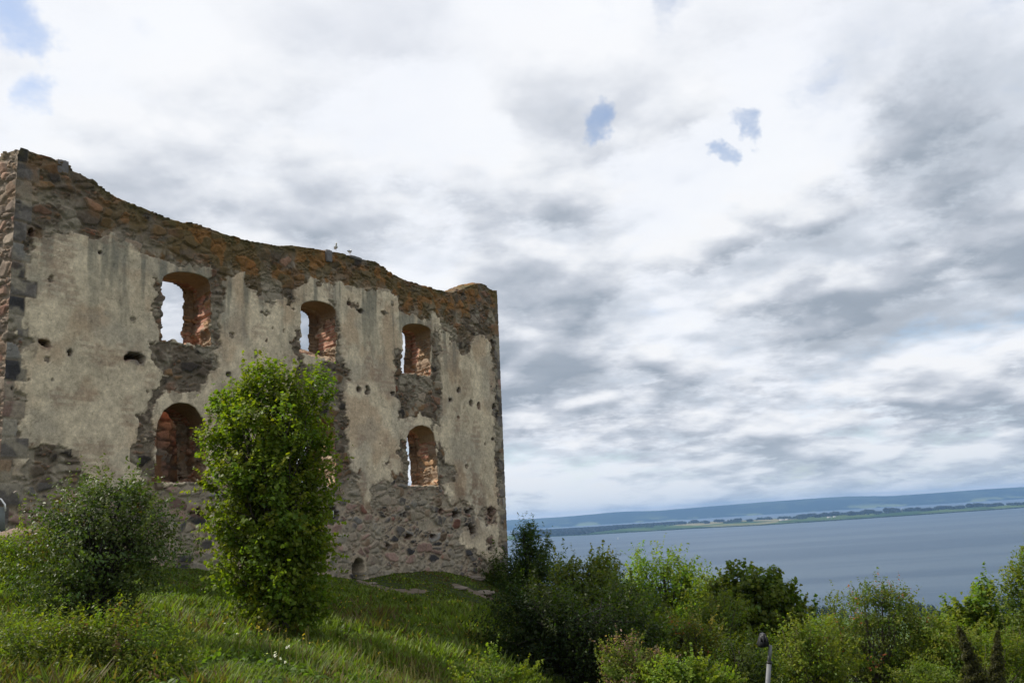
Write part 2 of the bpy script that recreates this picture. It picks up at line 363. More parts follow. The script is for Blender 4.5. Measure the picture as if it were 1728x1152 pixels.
# island
M, w, b, o = mat_new('island_fields'); tc = w.n('ShaderNodeTexCoord'); P = tc.outputs['Object']
mp = w.n('ShaderNodeMapping'); w.put(mp.inputs[0], P); mp.inputs['Scale'].default_value = (1, 0.5, 1)
vo = w.n('ShaderNodeTexVoronoi'); w.put(vo.inputs['Vector'], mp.outputs[0]); vo.inputs['Scale'].default_value = 0.0022
sp = w.n('ShaderNodeSeparateColor'); w.put(sp.inputs[0], vo.outputs['Color'])
c = w.mix(w.mr(sp.outputs[0], 0.2, 0.8), (0.032, 0.062, 0.018), (0.075, 0.11, 0.034)); c = w.mix(w.mr(sp.outputs[1], 0.88, 0.92), c, (0.20, 0.18, 0.10))
w.put(b.inputs['Base Color'], c); b.inputs['Roughness'].default_value = 1; b.inputs['Specular IOR Level'].default_value = 0
near_px = [(800, 918), (900, 906.5), (1000, 902), (1150, 893), (1288, 886), (1500, 872), (1728, 856.5), (1900, 846), (2150, 832)]
us = np.linspace(-400, 7600, 420); DI = 7500.0
def to_depth(x, y, z):      # depth at which a sight line reaches height z
    r = ray(x, y); return z*r[1]/r[2]
V = []; rowsI = [(0, -2.0), (20, 2), (100, 7), (700, 18), (1500, 30), (2400, 28), (3200, 8), (3500, -2)]
pxs = np.array([px_x(x, DI) for x in us])
dn = np.array([to_depth(a, b_, LZ) for a, b_ in zip(pxs, np.interp(pxs, *zip(*near_px)))])+(fbm(us/250, us*0, s=31)-0.5)*160
wid = np.interp(pxs, [860, 900, 1100, 1300, 1500, 1728, 2000], [0.5, 1.0, 1.15, 0.95, 0.62, 0.34, 0.25])
for k, (dy, h) in enumerate(rowsI):
    d = dn+dy*wid; V.append(np.c_[us*d/DI, d, np.full(len(us), LZ+h)+(fbm(us/300, us*0+k, s=6)-0.5)*5*(0 if h < 2 else 1)])
V = np.concatenate(V); n = len(us); i, j = np.meshgrid(np.arange(len(rowsI)-1), np.arange(n-1), indexing='ij'); i = i.ravel(); j = j.ravel()
tag(mk('island', V, np.c_[i*n+j, i*n+j+1, (i+1)*n+j+1, (i+1)*n+j], M, smooth=True, origin=(0, DI, LZ)), kind='structure')
def isl(px, back):      # a point on the island
    X = np.interp(px, pxs, us); d = np.interp(px, pxs, dn); ww = np.interp(px, pxs, wid); d = d+back*ww
    return np.array([X*d/DI, d, LZ+np.interp(back, [r_[0] for r_ in rowsI], [r_[1] for r_ in rowsI])])

# ------------------------------------------------------------------ the ruin
def polypx(pts): return [uv(*p) for p in pts]
top_px = [(10, 262), (22, 252), (34, 249), (62, 258), (96, 270), (100, 269), (119, 280), (122, 287), (140, 294), (160, 306), (180, 321), (200, 333), (240, 350), (280, 366), (310, 375), (325, 375),
          (352, 384), (385, 396), (420, 406), (455, 411), (470, 416), (490, 414), (505, 415), (540, 421), (556, 424), (575, 426), (588, 431), (613, 437), (632, 441), (648, 450), (662, 462), (690, 474), (720, 483),
          (745, 490), (762, 493), (775, 490), (788, 484), (800, 479), (815, 478), (824, 484), (831, 490), (838, 490), (839, 500)]
base_v = -5.5
TL = uv(30, 262); u_left = 0.0
out_px = polypx(top_px)
uR_top = uv(838, 495)[0]; uR_bot = uv(857, 960)[0]
vR = uv(857, 960)[1]
outline = [(0.0, base_v), (0.0, out_px[0][1])] 
lx0 = uv(27, 255)[0]
# the left arris as photographed
larr = [uv(30, 262), uv(26, 330), uv(21, 430), uv(14, 540), uv(8, 640), uv(3, 740), (uv(-3, 850))]
ul = np.mean([p[0] for p in larr])
print('left arris u', [round(p[0], 2) for p in larr], 'right', uR_top, uR_bot, 'heights', out_px[2][1], out_px[-1][1])
tops = [p for p in out_px[2:]]
def left_u(v): vs = [p[1] for p in larr][::-1]; return float(np.interp(v, vs, [p[0] for p in larr][::-1]))
outline = [(left_u(v), v) for v in np.linspace(base_v, larr[0][1], 14)] + tops + [(uR_bot+(uR_bot-uR_top)*(vR-base_v)/(out_px[-1][1]-vR)*0.5, base_v)]

def arch(x0, x1, ysp, ytop, ybl, ybr, n=10, yspR=None, sag=1.0):
    """opening in photo positions: left/right edges, springing, crown, sill left/right"""
    pts = [(x0, ybl)]; yspR = ysp if yspR is None else yspR
    for k in range(n+1):
        a = math.pi*(1-k/n); f_ = 0.5+0.5*math.cos(a)
        yb = ysp+(yspR-ysp)*f_
        pts.append((x0+(x1-x0)*f_, yb-(0.5*(ysp+yspR)-ytop)*math.sin(a)**sag))
    pts.append((x1, ybr)); return pts
def rag(poly, amp, s, keep_top=None):
    """roughen the straight sides of an opening in wall metres"""
    out = []
    for a, b_ in zip(poly, poly[1:]+poly[:1]):
        a = np.array(a); b_ = np.array(b_); L = np.linalg.norm(b_-a); n = max(1, int(L/0.09))
        if L < 0.55: out.append(tuple(a)); continue
        nn = np.array([-(b_-a)[1], (b_-a)[0]])/L
        for k in range(n):
            t = k/n; p = a+(b_-a)*t
            e = (vnoise(np.array([k*0.9+s*11.3]), np.array([s*3.1]), s=s)[0]-0.5)*2+(vnoise(np.array([k*0.31+s*5.3]), np.array([s*7.1]), s=s+5)[0]-0.5)*1.6
            out.append(tuple(p+nn*amp*e*min(1, 4*t, 4*(1-t)+0.3)))
    return out
wins = {
 'u1': (polypx(arch(274, 356, 472, 459, 575, 584, yspR=480)), 0.075, 0.05, (0.0, 0.0)),
 'u2': (polypx(arch(507, 567, 519, 508, 596, 613, yspR=527)), 0.075, 0.05, (0.85, 0.65)),
 'u3': (polypx(arch(678, 727, 555, 546, 631, 634, yspR=559)), 0.075, 0.05, (0.0, 0.1)),
 'l1': (polypx([(258, 812), (262, 770), (262, 738), (266, 712), (276, 692), (290, 682), (303, 679), (318, 681), (330, 688), (338, 700), (346, 712), (348, 760), (350, 816)]), 0.05, 0.05, (0.0, 0.1)),
 'l2': (polypx(arch(500, 566, 722, 700, 818, 820)), 0.05, 0.05, (0.0, 0.1)),
 'l3': (polypx([(690, 819), (690, 800), (690, 770), (686, 755), (686, 738), (691, 726), (701, 719), (712, 717), (724, 721), (732, 731), (735, 750), (738, 780), (740, 820)]), 0.05, 0.05, (0.0, 0.1)),
}
openings = [rag(v[0], v[1], i+1) for i, (k, v) in enumerate(wins.items())]

stone_polys = [polypx(p) for p in [
 # upper band
 [(-20, 200), (900, 200), (900, 1000), (849, 1000), (838, 800), (834, 700), (830, 600), (825, 592), (828, 575), (815, 562), (800, 566), (792, 600), (776, 598), (762, 568), (750, 562), (742, 553), (738, 532), (715, 540), (690, 530), (677, 533),
  (670, 502), (655, 488), (620, 491), (596, 486), (566, 470), (560, 492), (548, 478), (528, 472), (513, 478), (500, 492), (494, 505), (470, 498), (440, 505), (425, 487), (408, 462), (395, 470), (378, 470), (372, 490), (377, 520), (372, 560), (366, 590),
  (352, 590), (352, 520), (345, 480), (357, 462), (362, 450), (280, 444), (255, 440), (228, 428), (215, 405), (190, 396), (165, 412), (140, 402), (125, 392), (95, 398), (75, 405), (60, 420), (48, 450), (36, 480), (34, 560), (32, 640), (34, 760), (20, 760), (-60, 1000), (-60, 200)],
 # beside and below upper left window
 [(262, 470), (275, 470), (278, 576), (340, 580), (358, 590), (374, 617), (352, 630), (348, 650), (338, 655), (340, 672), (322, 668), (300, 672), (288, 660), (276, 668), (262, 688), (252, 700), (256, 716), (252, 740), (262, 740), (262, 815), (240, 815), (228, 762), (238, 735), (236, 705), (246, 690), (262, 655), (285, 640), (262, 612), (256, 590), (258, 540)],
 [(446, 502), (466, 512), (464, 520), (444, 514)],
 [(480, 500), (494, 505), (498, 520), (486, 516)],
 # second window right side and below
 [(556, 500), (566, 512), (574, 545), (572, 590), (590, 640), (575, 655), (582, 700), (585, 734), (588, 780), (600, 800), (604, 850), (625, 868), (625, 1100), (480, 1100), (480, 700), (500, 690), (500, 560), (510, 560), (508, 612), (560, 616), (566, 560)],
 [(487, 575), (508, 570), (508, 600), (492, 598)],
 # third window
 [(666, 592), (684, 594), (688, 632), (728, 634), (728, 552), (744, 556), (742, 600), (745, 660), (744, 700), (748, 716), (738, 724), (730, 708), (712, 700), (690, 706), (672, 706), (672, 680), (666, 655)],
 [(672, 735), (690, 745), (692, 800), (676, 796), (670, 760)],
 [(736, 745), (752, 757), (752, 780), (762, 782), (770, 800), (768, 812), (750, 818), (738, 820)],
 # base masonry
 [(-50, 860), (36, 800), (40, 765), (52, 750), (84, 752), (112, 754), (130, 776), (146, 800), (152, 835), (240, 815), (345, 812), (480, 818), (600, 816), (606, 858), (626, 868), (628, 815), (662, 815), (664, 797), (690, 800), (690, 820), (740, 820), (752, 828), (759, 850), (773, 842), (788, 846), (798, 860),
  (800, 888), (778, 892), (778, 920), (800, 925), (812, 942), (842, 944), (900, 950), (900, 1200), (-100, 1200)],
 [(806, 872), (812, 860), (835, 858), (837, 884), (820, 886)],
 [(822, 905), (834, 905), (834, 925), (824, 926)],
 [(598, 795), (610, 793), (612, 810), (600, 812)], [(645, 772), (660, 774), (660, 782), (646, 783)], [(578, 706), (590, 710), (590, 722), (580, 722)],
 [(12, 555), (34, 575), (62, 578), (62, 592), (34, 590), (33, 630), (10, 620)], [(800, 440), (803, 440), (803, 442), (800, 442)],
]]
# keep plaster around the lower left arch and over the doorway
plaster_polys = [polypx(p) for p in [
 [(256, 700), (264, 676), (282, 662), (305, 664), (330, 660), (352, 668), (350, 712), (340, 700), (330, 688), (303, 679), (280, 689), (264, 712), (256, 716)],
 [(684, 740), (682, 722), (692, 708), (712, 702), (732, 712), (742, 730), (740, 760), (734, 740), (724, 722), (706, 717), (690, 726)],
 [(592, 950), (595, 940), (604, 934), (613, 936), (619, 947), (619, 960), (613, 968), (613, 944), (603, 940), (597, 950)],
]]
soffit_plaster = True
# pits: (px, py, rx, ry, depth)
pits = [(54, 392, 4.5, 5, .35), (78, 581, 8, 7, .6), (70, 577, 6, 3.5, .25), (118, 594, 4, 5, .4), (226, 602, 9, 7, .6), (215, 603, 5, 4, .4), (238, 606, 7, 6, .3), (169, 426, 3, 3, .2), (385, 632, 4, 4, .5),
        (605, 656, 3, 4, .4), (619, 660, 3.5, 6, .5), (662, 664, 3, 4, .4), (608, 524, 4.5, 3, .3), (588, 512, 3, 2.5, .2), (760, 674, 3, 4, .4), (795, 679, 3.5, 4, .4), (808, 685, 2.5, 4, .4), (774, 658, 2.5, 4, .3),
        (833, 686, 3, 4, .3), (682, 867, 5, 4.5, .6), (562, 866, 9, 9, .8), (334, 865, 8, 7, .7), (770, 866, 5, 6, .3), (791, 862, 5, 4, .5), (797, 892, 5, 10, .35), (831, 741, 2.5, 2.5, .15), (829, 868, 5, 10, .22),
        (832, 578, 3, 4, .3), (827, 925, 4, 4, .2), (774, 704, 1.5, 2, .1), (20, 655, 2, 3, .2), (88, 641, 1.6, 2, .1), (48, 640, 1.6, 2, .1), (250, 880, 6, 5, .4), (690, 905, 5, 3, .25), (655, 920, 4, 3, .2), (730, 905, 4, 3, .2), (745, 862, 4, 4, .3)]
door_poly = polypx([(596, 1020), (596, 954), (599, 945), (605, 941), (611, 944), (614, 953), (614, 1020)])

BR = np.array([0.22, 0.105, 0.075]); GR = np.array([0.145, 0.128, 0.112]); PK = np.array([0.28, 0.185, 0.145]); BN = np.array([0.20, 0.14, 0.09]); DK = np.array([0.055, 0.052, 0.052]); LG = np.array([0.22, 0.205, 0.18])
def palette(cid, wts):
    cols = np.array([GR, PK, BN, DK, LG, BR]); cum = np.cumsum(wts)/np.sum(wts)
    ix = np.searchsorted(cum, np.clip(cid, 0, 0.9999)); return cols[ix]
top_u = np.array([p[0] for p in tops]); top_v = np.array([p[1] for p in tops])

def surface(u, v, t, front):
    """relief and colour of the masonry at wall coordinates; front=True where the plastered face is"""
    wu = u+(fbm(u*2, v*2, t*2, 4, 41)-0.5)*0.40; wv = v+(fbm(u*2+9, v*2, t*2, 4, 42)-0.5)*0.22
    sc = 1.0
    f1, f2, cid, cx, cy = voro(wu*1.85, wv*3.0, t*1.85, 50)
    edge = f2-f1
    f1b, f2b, cidb, _, _ = voro(wu*5.5, wv*9.0, t*5.5, 70)
    small = (vnoise(cx*3.3, cy*3.3, s=77) < 0.42)      # some cells broken up into small packing stones
    edge = np.where(small, np.minimum(edge, (f2b-f1b)*0.8), edge); cid = np.where(small, (cid+cidb*0.77) % 1.0, cid)
    # dressed corner blocks
    Lf = np.interp(v, [p[1] for p in larr][::-1], [p[0] for p in larr][::-1])
    Rt = uR_top+(uR_bot-uR_top)*(out_px[-1][1]-v)/(out_px[-1][1]-vR)
    hq = 0.56; rowf = (v+20)/hq+0.15*np.sin(v*1.7); row = np.floor(rowf)
    odd = (row % 2 == 0)
    dl = np.where(front, u-Lf, 9.0) ; dr = Rt-u
    wl = np.where(odd, 0.62, 0.38)+0.25*(_h(row, row*0, row*0, 3)-0.5); wr = np.where(odd, 0.42, 0.24)
    ql = (dl < wl) & (u-Lf < 1.2); qr = (dr < wr) & front
    Q = (ql | qr) & ((fbm(u*1.2, v*1.2, t, 3, 49) > 0.42) | qr)
    ddv = np.minimum(rowf-row, 1-(rowf-row))*hq; ddu = np.where(ql, wl-dl, wr-dr); eq = np.minimum(ddv, np.abs(ddu))*4
    edge = np.where(Q, eq, edge); cid = np.where(Q, _h(row, ql*1.0, row*0, 9), cid)
    edge = edge-0.07*ss(fbm(u*4.5, v*4.5, t*4.5, 3, 44), 0.48, 0.66)
    h = ss(edge, 0.0, 0.17)
    tilt = ((wu*1.85-cx)*(_h(np.floor(cx*31), np.floor(cy*31), cx*0, 71)-0.5)+(wv*3.0-cy)*(_h(np.floor(cx*31), np.floor(cy*31), cx*0, 72)-0.5))*0.16+(_h(np.floor(cx*31), np.floor(cy*31), cx*0, 73)-0.5)*0.05
    tilt = np.where(small, tilt*0.4, tilt)
    topd = np.interp(u, top_u, top_v)-v
    # colours
    base = ss(-v, -2.8, -0.5)                      # low masonry
    c_top = palette(cid, [5, 1.8, 2.5, 1.5, 1.4, 0.3]); c_low = palette(cid, [3.2, 4.4, 2, 1.8, 2.4, 0.4])
    pick = (vnoise(u*0.7, v*0.7, s=5)*0.3+base > 0.5)[:, None]
    c = np.where(pick, c_low, c_top*np.array([0.92, 0.80, 0.66]))
    c = np.where(Q[:, None], palette(cid, [6, 0.8, 1.6, 0.3, 1.2, 0])*(0.75+0.6*fbm(u*2.5, v*2.5, t*2.5, 4, 48))[:, None], c)
    c = c*(0.50+0.95*vnoise(cx*7.7, cy*7.7, s=12))[:, None]
    mort = np.where(Q, 0.5, 0.46+0.60*base)[:, None]*np.array([0.37, 0.30, 0.215])
    c = c*h[:, None]+mort*(1-h)[:, None]
    # lichen: rust orange near the crest
    li = ss(fbm(u*1.1, v*1.6, t, 4, 21), 0.36, 0.56)*ss(topd, 3.0, 0.6)*ss(u, 0.6, 4.5)*0.95
    li = np.maximum(li, ss(fbm(u*1.7, v*1.7, t, 4, 22), 0.5, 0.66)*ss(topd, 4.4, 1.5)*0.45)
    lcx = np.where((vnoise(u*3, v*3, t*3, s=23) > 0.5)[:, None], np.array([0.27, 0.125, 0.03]), np.array([0.15, 0.10, 0.035]))
    c = c*(1-li*0.8)[:, None]+lcx*(li*0.8)[:, None]
    moss = ss(fbm(u*1.3, v*1.3, t, 3, 26), 0.45, 0.6)*ss(np.abs(topd), 0.5, 0.05)*0.7
    c = c*(1-moss)[:, None]+np.array([0.10, 0.085, 0.035])*moss[:, None]
    relief = -0.06+0.075*h+tilt*h+0.035*(fbm(u*7, v*7, t*7, 3, 33)-0.5)
    relief = np.where(Q, -0.01+0.022*h+0.035*(fbm(u*7, v*7, t*7, 3, 33)-0.5), relief)
    return relief, c, h, (cx/1.85, cy/3.0), topd, Q
def facade(u, v):
    t = np.zeros_like(u); fr = np.ones(u.shape, bool)
    relief, c, h, (ccx, ccy), topd, Q = surface(u, v, t, fr)
    wx = (fbm(u*2.2, v*2.2, o=4, s=61)-0.5)*0.55; wy = (fbm(u*2.2, v*2.2, o=4, s=62)-0.5)*0.45
    qx = u*0.55+ccx*0.45+wx; qy = v*0.55+ccy*0.45+wy
    st = np.zeros(u.shape, bool)
    for p in stone_polys: st |= inpoly(qx, qy, p)
    fx = u+wx*0.35; fy = v+wy*0.35
    for p in plaster_polys: st &= ~inpoly(fx, fy, p)
    st |= Q
    st2 = np.zeros(u.shape, bool); wx2 = wx+(fbm(u*4.5, v*4.5, o=4, s=67)-0.5)*0.9; wy2 = wy+(fbm(u*4.5, v*4.5, o=4, s=68)-0.5)*0.9
    for p in stone_polys: st2 |= inpoly(u+wx2, v+wy2, p)
    st |= (fbm(u*1.9, v*1.9, o=3, s=65) > 0.83)
    # plaster
    n1 = fbm(u*0.55, v*0.5, o=5, s=81); n2 = fbm(u*3.0, v*0.35, o=4, s=82); n3 = fbm(u*5, v*5, o=4, s=83)
    pl = np.array([0.72, 0.60, 0.42])[None, :]*(0.66+0.56*n1+0.55*(n3-0.5))[:, None]
    warm = ss(fbm(u*0.9+4, v*0.9, o=4, s=84), 0.5, 0.72)[:, None]; pl = pl*(1-warm*0.55)+np.array([0.46, 0.31, 0.19])*warm*0.55
    gs = (ss(n2, 0.50, 0.70)*ss(topd, 5.5, 1.6))[:, None]*0.75; pl = pl*(1-gs)+np.array([0.19, 0.185, 0.145])*gs
    gr = (ss(fbm(u*0.8, v*0.8+7, o=4, s=85), 0.52, 0.7))[:, None]*0.35; pl = pl*(1-gr)+np.array([0.27, 0.25, 0.21])*gr
    def near(px, py, r):
        a, b_ = uv(px, py); return np.exp(-(((u-a)**2+(v-b_)**2)/r**2))
    br = np.clip(near(795, 845, 1.6)+near(640, 880, 1.4)+near(600, 890, 1.0)+near(780, 640, 1.5)*0.5, 0, 1)*ss(fbm(u*2, v*2, o=4, s=86), 0.42, 0.58)*0.8
    pl = pl*(1-br[:, None])+np.array([0.20, 0.13, 0.08])*br[:, None]
    # brick showing faintly through thin plaster
    bk = ss(fbm(u*1.4, v*1.4+30, o=3, s=87), 0.56, 0.68)*((np.floor(v/0.11) % 2 == 0) | (fbm(u*6, v*9, s=88) > 0.55))*0.35
    pl = pl*(1-bk[:, None])+np.array([0.27, 0.16, 0.11])*bk[:, None]
    crk = np.abs(fbm(u*1.3, v*1.3, o=5, s=89)-0.5)
    pl = pl*(1-0.35*ss(crk, 0.006, 0.0))[:, None]
    prel = 0.02+0.05*(n1-0.5)+0.016*(n3-0.5)
    # thin plaster round the openings (light rim of exposed lime)
    c = np.where(st[:, None], c, pl); relief = np.where(st, relief, prel)
    thin = ((st & ~st2 & ~Q) | (~st & st2))[:, None]*0.62; c = c*(1-thin)+np.array([0.29, 0.235, 0.17])*(0.8+0.5*n3)[:, None]*thin
    # faint smear of plaster left on stone
    sm = (ss(fbm(u*1.9, v*1.6, o=5, s=90), 0.50, 0.60)*ss(topd, 0.5, 1.6)*0.75*st)[:, None]; c = c*(1-sm)+np.array([0.33, 0.285, 0.21])*sm
    dp = np.zeros_like(u)
    for (px, py, rx, ry, dep) in pits:
        a, b_ = uv(px, py); a2, _ = uv(px+rx, py); _, b2 = uv(px, py-ry)
        rr_ = np.hypot((u-a)/abs(a2-a), (v-b_)/abs(b2-b_))+(fbm(u*7, v*7, o=3, s=91)-0.5)*1.8
        dp = np.maximum(dp, dep*ss(rr_, 1.05, 0.75)); ring = ss(rr_, 1.9, 1.1)[:, None]*0.6
        c = c*(1-ring)+(BR*0.6 if (px*7+py) % 3 > 1 else GR)[None, :]*ring
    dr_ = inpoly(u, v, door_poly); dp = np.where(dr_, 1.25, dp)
    c = np.where((dp > 0.12)[:, None], np.array([0.09, 0.06, 0.04]), c)  # shade inside the holes painted in as dark brown
    da_, db_ = uv(605, 960); c = np.where((dr_ | ((np.abs(u-da_) < 0.24) & (v < uv(605, 946)[1])))[:, None], np.array([0.025, 0.02, 0.016]), c)  # doorway gloom painted near black over the recess and its edges
    return relief-dp, c

def slab(name, origin, dU, dN, outl, opens, T, cell, face, bodyfn, parent, openinfo=None, Kt=0.05, back_cell=None):
    ol = np.array(outl); u0, u1 = ol[:, 0].min()-cell, ol[:, 0].max()+cell; v0, v1 = ol[:, 1].min()-cell, ol[:, 1].max()+cell
    nu = int((u1-u0)/cell)+2; nv = int((v1-v0)/cell)+2
    uc = u0+(np.arange(nu-1)+0.5)*cell; vc = v0+(np.arange(nv-1)+0.5)*cell
    UC, VC = np.meshgrid(uc, vc); inside = inpoly(UC, VC, outl)
    for p in opens: inside &= ~inpoly(UC, VC, p)
    jj, ii = np.nonzero(inside)
    quad = np.c_[jj*nu+ii, jj*nu+ii+1, (jj+1)*nu+ii+1, (jj+1)*nu+ii]
    used, inv = np.unique(quad.ravel(), return_inverse=True); quad = inv.reshape(-1, 4)
    u = u0+(used % nu)*cell; v = v0+(used//nu)*cell
    e = np.concatenate([quad[:, [0, 1]], quad[:, [1, 2]], quad[:, [2, 3]], quad[:, [3, 0]]])
    key = np.minimum(e[:, 0], e[:, 1])*len(used)+np.maximum(e[:, 0], e[:, 1])
    uk, idx, cnt = np.unique(key, return_index=True, return_counts=True); be = e[idx[cnt == 1]]
    bv = np.unique(be)
    # snap rim vertices to the traced outline
    segs = []; seg_open = []
    for oi, p in enumerate([list(outl)]+[list(q_) for q_ in opens]):
        for a, b_ in zip(p, p[1:]+p[:1]): segs.append((a[0], a[1], b_[0], b_[1])); seg_open.append(oi-1)
    segs = np.array(segs); seg_open = np.array(seg_open)
    bu, bvv = u[bv].copy(), v[bv].copy(); best = np.full(len(bv), 1e9); su = bu.copy(); sv_ = bvv.copy(); who = np.full(len(bv), -1)
    for (ax, ay, bx_, by_), so in zip(segs, seg_open):
        L2 = (bx_-ax)**2+(by_-ay)**2+1e-12; tt = np.clip(((bu-ax)*(bx_-ax)+(bvv-ay)*(by_-ay))/L2, 0, 1)
        qx = ax+tt*(bx_-ax); qy = ay+tt*(by_-ay); dd = np.hypot(bu-qx, bvv-qy); m_ = dd < best
        best = np.where(m_, dd, best); su = np.where(m_, qx, su); sv_ = np.where(m_, qy, sv_); who = np.where(m_, so, who)
    ok = best < cell*1.6; bu = np.where(ok, su, bu); bvv = np.where(ok, sv_, bvv); u[bv] = bu; v[bv] = bvv
    relief, c = face(u, v)
    nf = len(u)
    V = [origin[None]+dU[None]*u[:, None]+dN[None]*(-relief)[:, None]+np.array([0, 0, 1.0])*v[:, None]]; C = [c]; Fs = [quad[:, ::-1] if np.cross(dU, [0, 0, 1])@dN > 0 else quad]
    K = int(T/Kt)
    loc = {int(q_): n_ for n_, q_ in enumerate(bv)}
    b0 = np.array([loc[int(q_)] for q_ in be[:, 0]]); b1 = np.array([loc[int(q_)] for q_ in be[:, 1]])
    # outward direction in the wall plane at each rim vertex, from adjoining rim edges
    ed = np.c_[u[be[:, 1]]-u[be[:, 0]], v[be[:, 1]]-v[be[:, 0]]]; nn = np.c_[ed[:, 1], -ed[:, 0]]
    nrm = np.zeros((len(bv), 2)); np.add.at(nrm, b0, nn); np.add.at(nrm, b1, nn); nrm /= np.maximum(np.linalg.norm(nrm, axis=1), 1e-9)[:, None]
    prev = bv.copy(); off = nf
    for k in range(1, K+1):
        t = T*k/K; tt = np.full(len(bv), t)
        uu, vv = bu.copy(), bvv.copy()
        if openinfo is not None:
            for oi, (rs_l, rs_r) in enumerate(openinfo):
                m_ = who == oi
                if not m_.any(): continue
                vm_, vM = bvv[m_].min(), bvv[m_].max(); um_, uM = bu[m_].min(), bu[m_].max()
                lowf = ss((bvv-vm_)/(vM-vm_), 0.30, 0.0); fr_ = (bu-um_)/(uM-um_)
                uu = np.where(m_, uu+0.42*np.clip((fr_-0.5)*3, -1, 1)*(t/T), uu)
                vv = np.where(m_, vv+(rs_l*(1-fr_)+rs_r*fr_)*lowf*(t/T), vv)
        rl, cc = bodyfn(bu, bvv, tt, who)
        rl = rl*min(1.0, k/2.0)
        # rounded weathered crest
        rnd = np.where(who < 0, -0.16*np.abs(2*t/T-1)**3+0.10, 0.0) if True else 0
        rnd = np.where((who < 0) & (nrm[:, 1] > 0.3), rnd*min(1, k/1.5), 0.0)
        uu = uu+nrm[:, 0]*(rl+rnd); vv = vv+nrm[:, 1]*(rl+rnd)
        V.append(origin[None]+dU[None]*uu[:, None]+dN[None]*tt[:, None]+np.array([0, 0, 1.0])*vv[:, None]); C.append(cc)
        cur = off+np.arange(len(bv)); fq = np.c_[prev[b1], prev[b0], cur[b0], cur[b1]]
        Fs.append(fq if np.cross(dU, [0, 0, 1])@dN < 0 else fq[:, ::-1]); prev = cur; off += len(bv)
    # rear face
    rmap = off+np.arange(nf); rmap[bv] = prev
    V.append(origin[None]+dU[None]*u[:, None]+dN[None]*(T-0.02+0.06*fbm(u*3, v*3, s=2))[:, None]+np.array([0, 0, 1.0])*v[:, None])
    _, cb = bodyfn(u, v, np.full(nf, T), np.zeros(nf, int)); C.append(cb)
    Fs.append(rmap[quad] if np.cross(dU, [0, 0, 1])@dN > 0 else rmap[quad][:, ::-1])
    return mk(name, np.concatenate(V), [np.concatenate(Fs)], M_WALL, parent, col=np.concatenate(C), smooth=False)

def body(u, v, t, who):
    rl, c, h, _, topd, Q = surface(u, v, t, np.zeros(u.shape, bool))
    # window reveals: brick and rubble, plastered arch soffit
    isw = who >= 0
    lf_ = (who < 0) & (u < 0.4); c = np.where(lf_[:, None], c*0.9+np.array([0.10, 0.075, 0.06]), c)  # pinkish rubble of the left end, lightened in colour as the sunlit side
    row = np.floor(v/0.085); bb = _h(row, np.floor(t/0.24+row*0.5), np.floor(u/0.3), 5)
    joint = (np.abs(v/0.085-row-0.5) > 0.38)
    brick = np.array([0.21, 0.105, 0.075])*(0.6+0.9*bb)[:, None]; brick = np.where(joint[:, None], np.array([0.27, 0.22, 0.16]), brick)
    zone = (fbm(u*1.5+t*1.3, v*1.2, t*1.4, 3, 55) > 0.54) & isw & (v > 3.0)
    c = np.where(zone[:, None], brick, c); rl = np.where(zone, -0.03+0.05*(bb-0.5)+np.where(joint, -0.02, 0.0), rl)
    c = np.where(isw[:, None], c*1.5+np.array([0.08, 0.05, 0.03]), c)  # reveal colour lightened and warmed to stand in for sunlight on the jambs
    for oi, op in enumerate(openings):
        vs = np.array([p[1] for p in op]); vtop = vs.max(); hh = vtop-vs.min()
        m_ = (who == oi) & (v > vtop-(0.19 if oi < 3 else 0.24)*hh) & (t < 1.0+0.2*vnoise(u*3, v*3, s=1))
        c = np.where(m_[:, None], np.array([0.29, 0.20, 0.115])*(0.8+0.4*fbm(u*3, v*3, t*3, s=66))[:, None], c); rl = np.where(m_, 0.01*(fbm(u*4, v*4, t*4, s=67)-0.5), rl)
    return rl, c

ruin = empty('castle_ruin', W(0, uv(30, 898)[1]), 'roofless stone castle ruin with peeling beige plaster and arched empty window openings', 'castle ruin')
slab('facade_wall', P0, D, N, outline, openings, 1.55, 0.035, facade, body, ruin, openinfo=[v[3] for v in wins.values()])
# flank wall running back from the left corner
def sideface(u, v):
    # u is measured into the depth here
    rl, c, h, _, _, _ = surface(np.zeros_like(u)+0.0, v, u, np.zeros(u.shape, bool))
    f1, f2, cid, cx, cy = voro(u*1.9, v*3.4, u*0, 150); hh = ss(f2-f1, 0, 0.2)
    c = palette(cid, [3, 4, 1, 1, 3, 1])*(0.8+0.4*vnoise(cx*5, cy*5, s=3))[:, None]*hh[:, None]+np.array([0.26, 0.22, 0.17])*(1-hh)[:, None]
    li = (ss(fbm(u*1.6, v*1.6, o=3, s=22), 0.45, 0.6)*ss(v, 6.0, 9.5)*0.6)[:, None]; c = c*(1-li)+np.array([0.22, 0.12, 0.045])*li
    return -0.07+0.09*hh, c*1.15+0.03  # flank tone lifted, painted brighter as the side the sun strikes
def sidebody(u, v, t, who):
    f1, f2, cid, cx, cy = voro(u*2+t*2, v*3.5, t*0, 150); hh = ss(f2-f1, 0, 0.2)
    return -0.07+0.09*hh, palette(cid, [3, 3, 2, 1, 2, 1])*hh[:, None]+np.array([0.26, 0.22, 0.17])*(1-hh)[:, None]
tv = tops[0][1]
side_out = [(1.62, base_v)]+[(1.62, tv-0.45), (2.2, tv-0.8), (3.2, tv-0.75), (4.5, tv-1.6), (6.0, tv-2.4), (8, tv-2.6), (9.5, tv-3.8), (12, tv-4.5)]+[(12, base_v)]
slab('flank_wall', P0+D*left_u(4), N, D, side_out, [], 1.35, 0.05, sideface, sidebody, ruin)
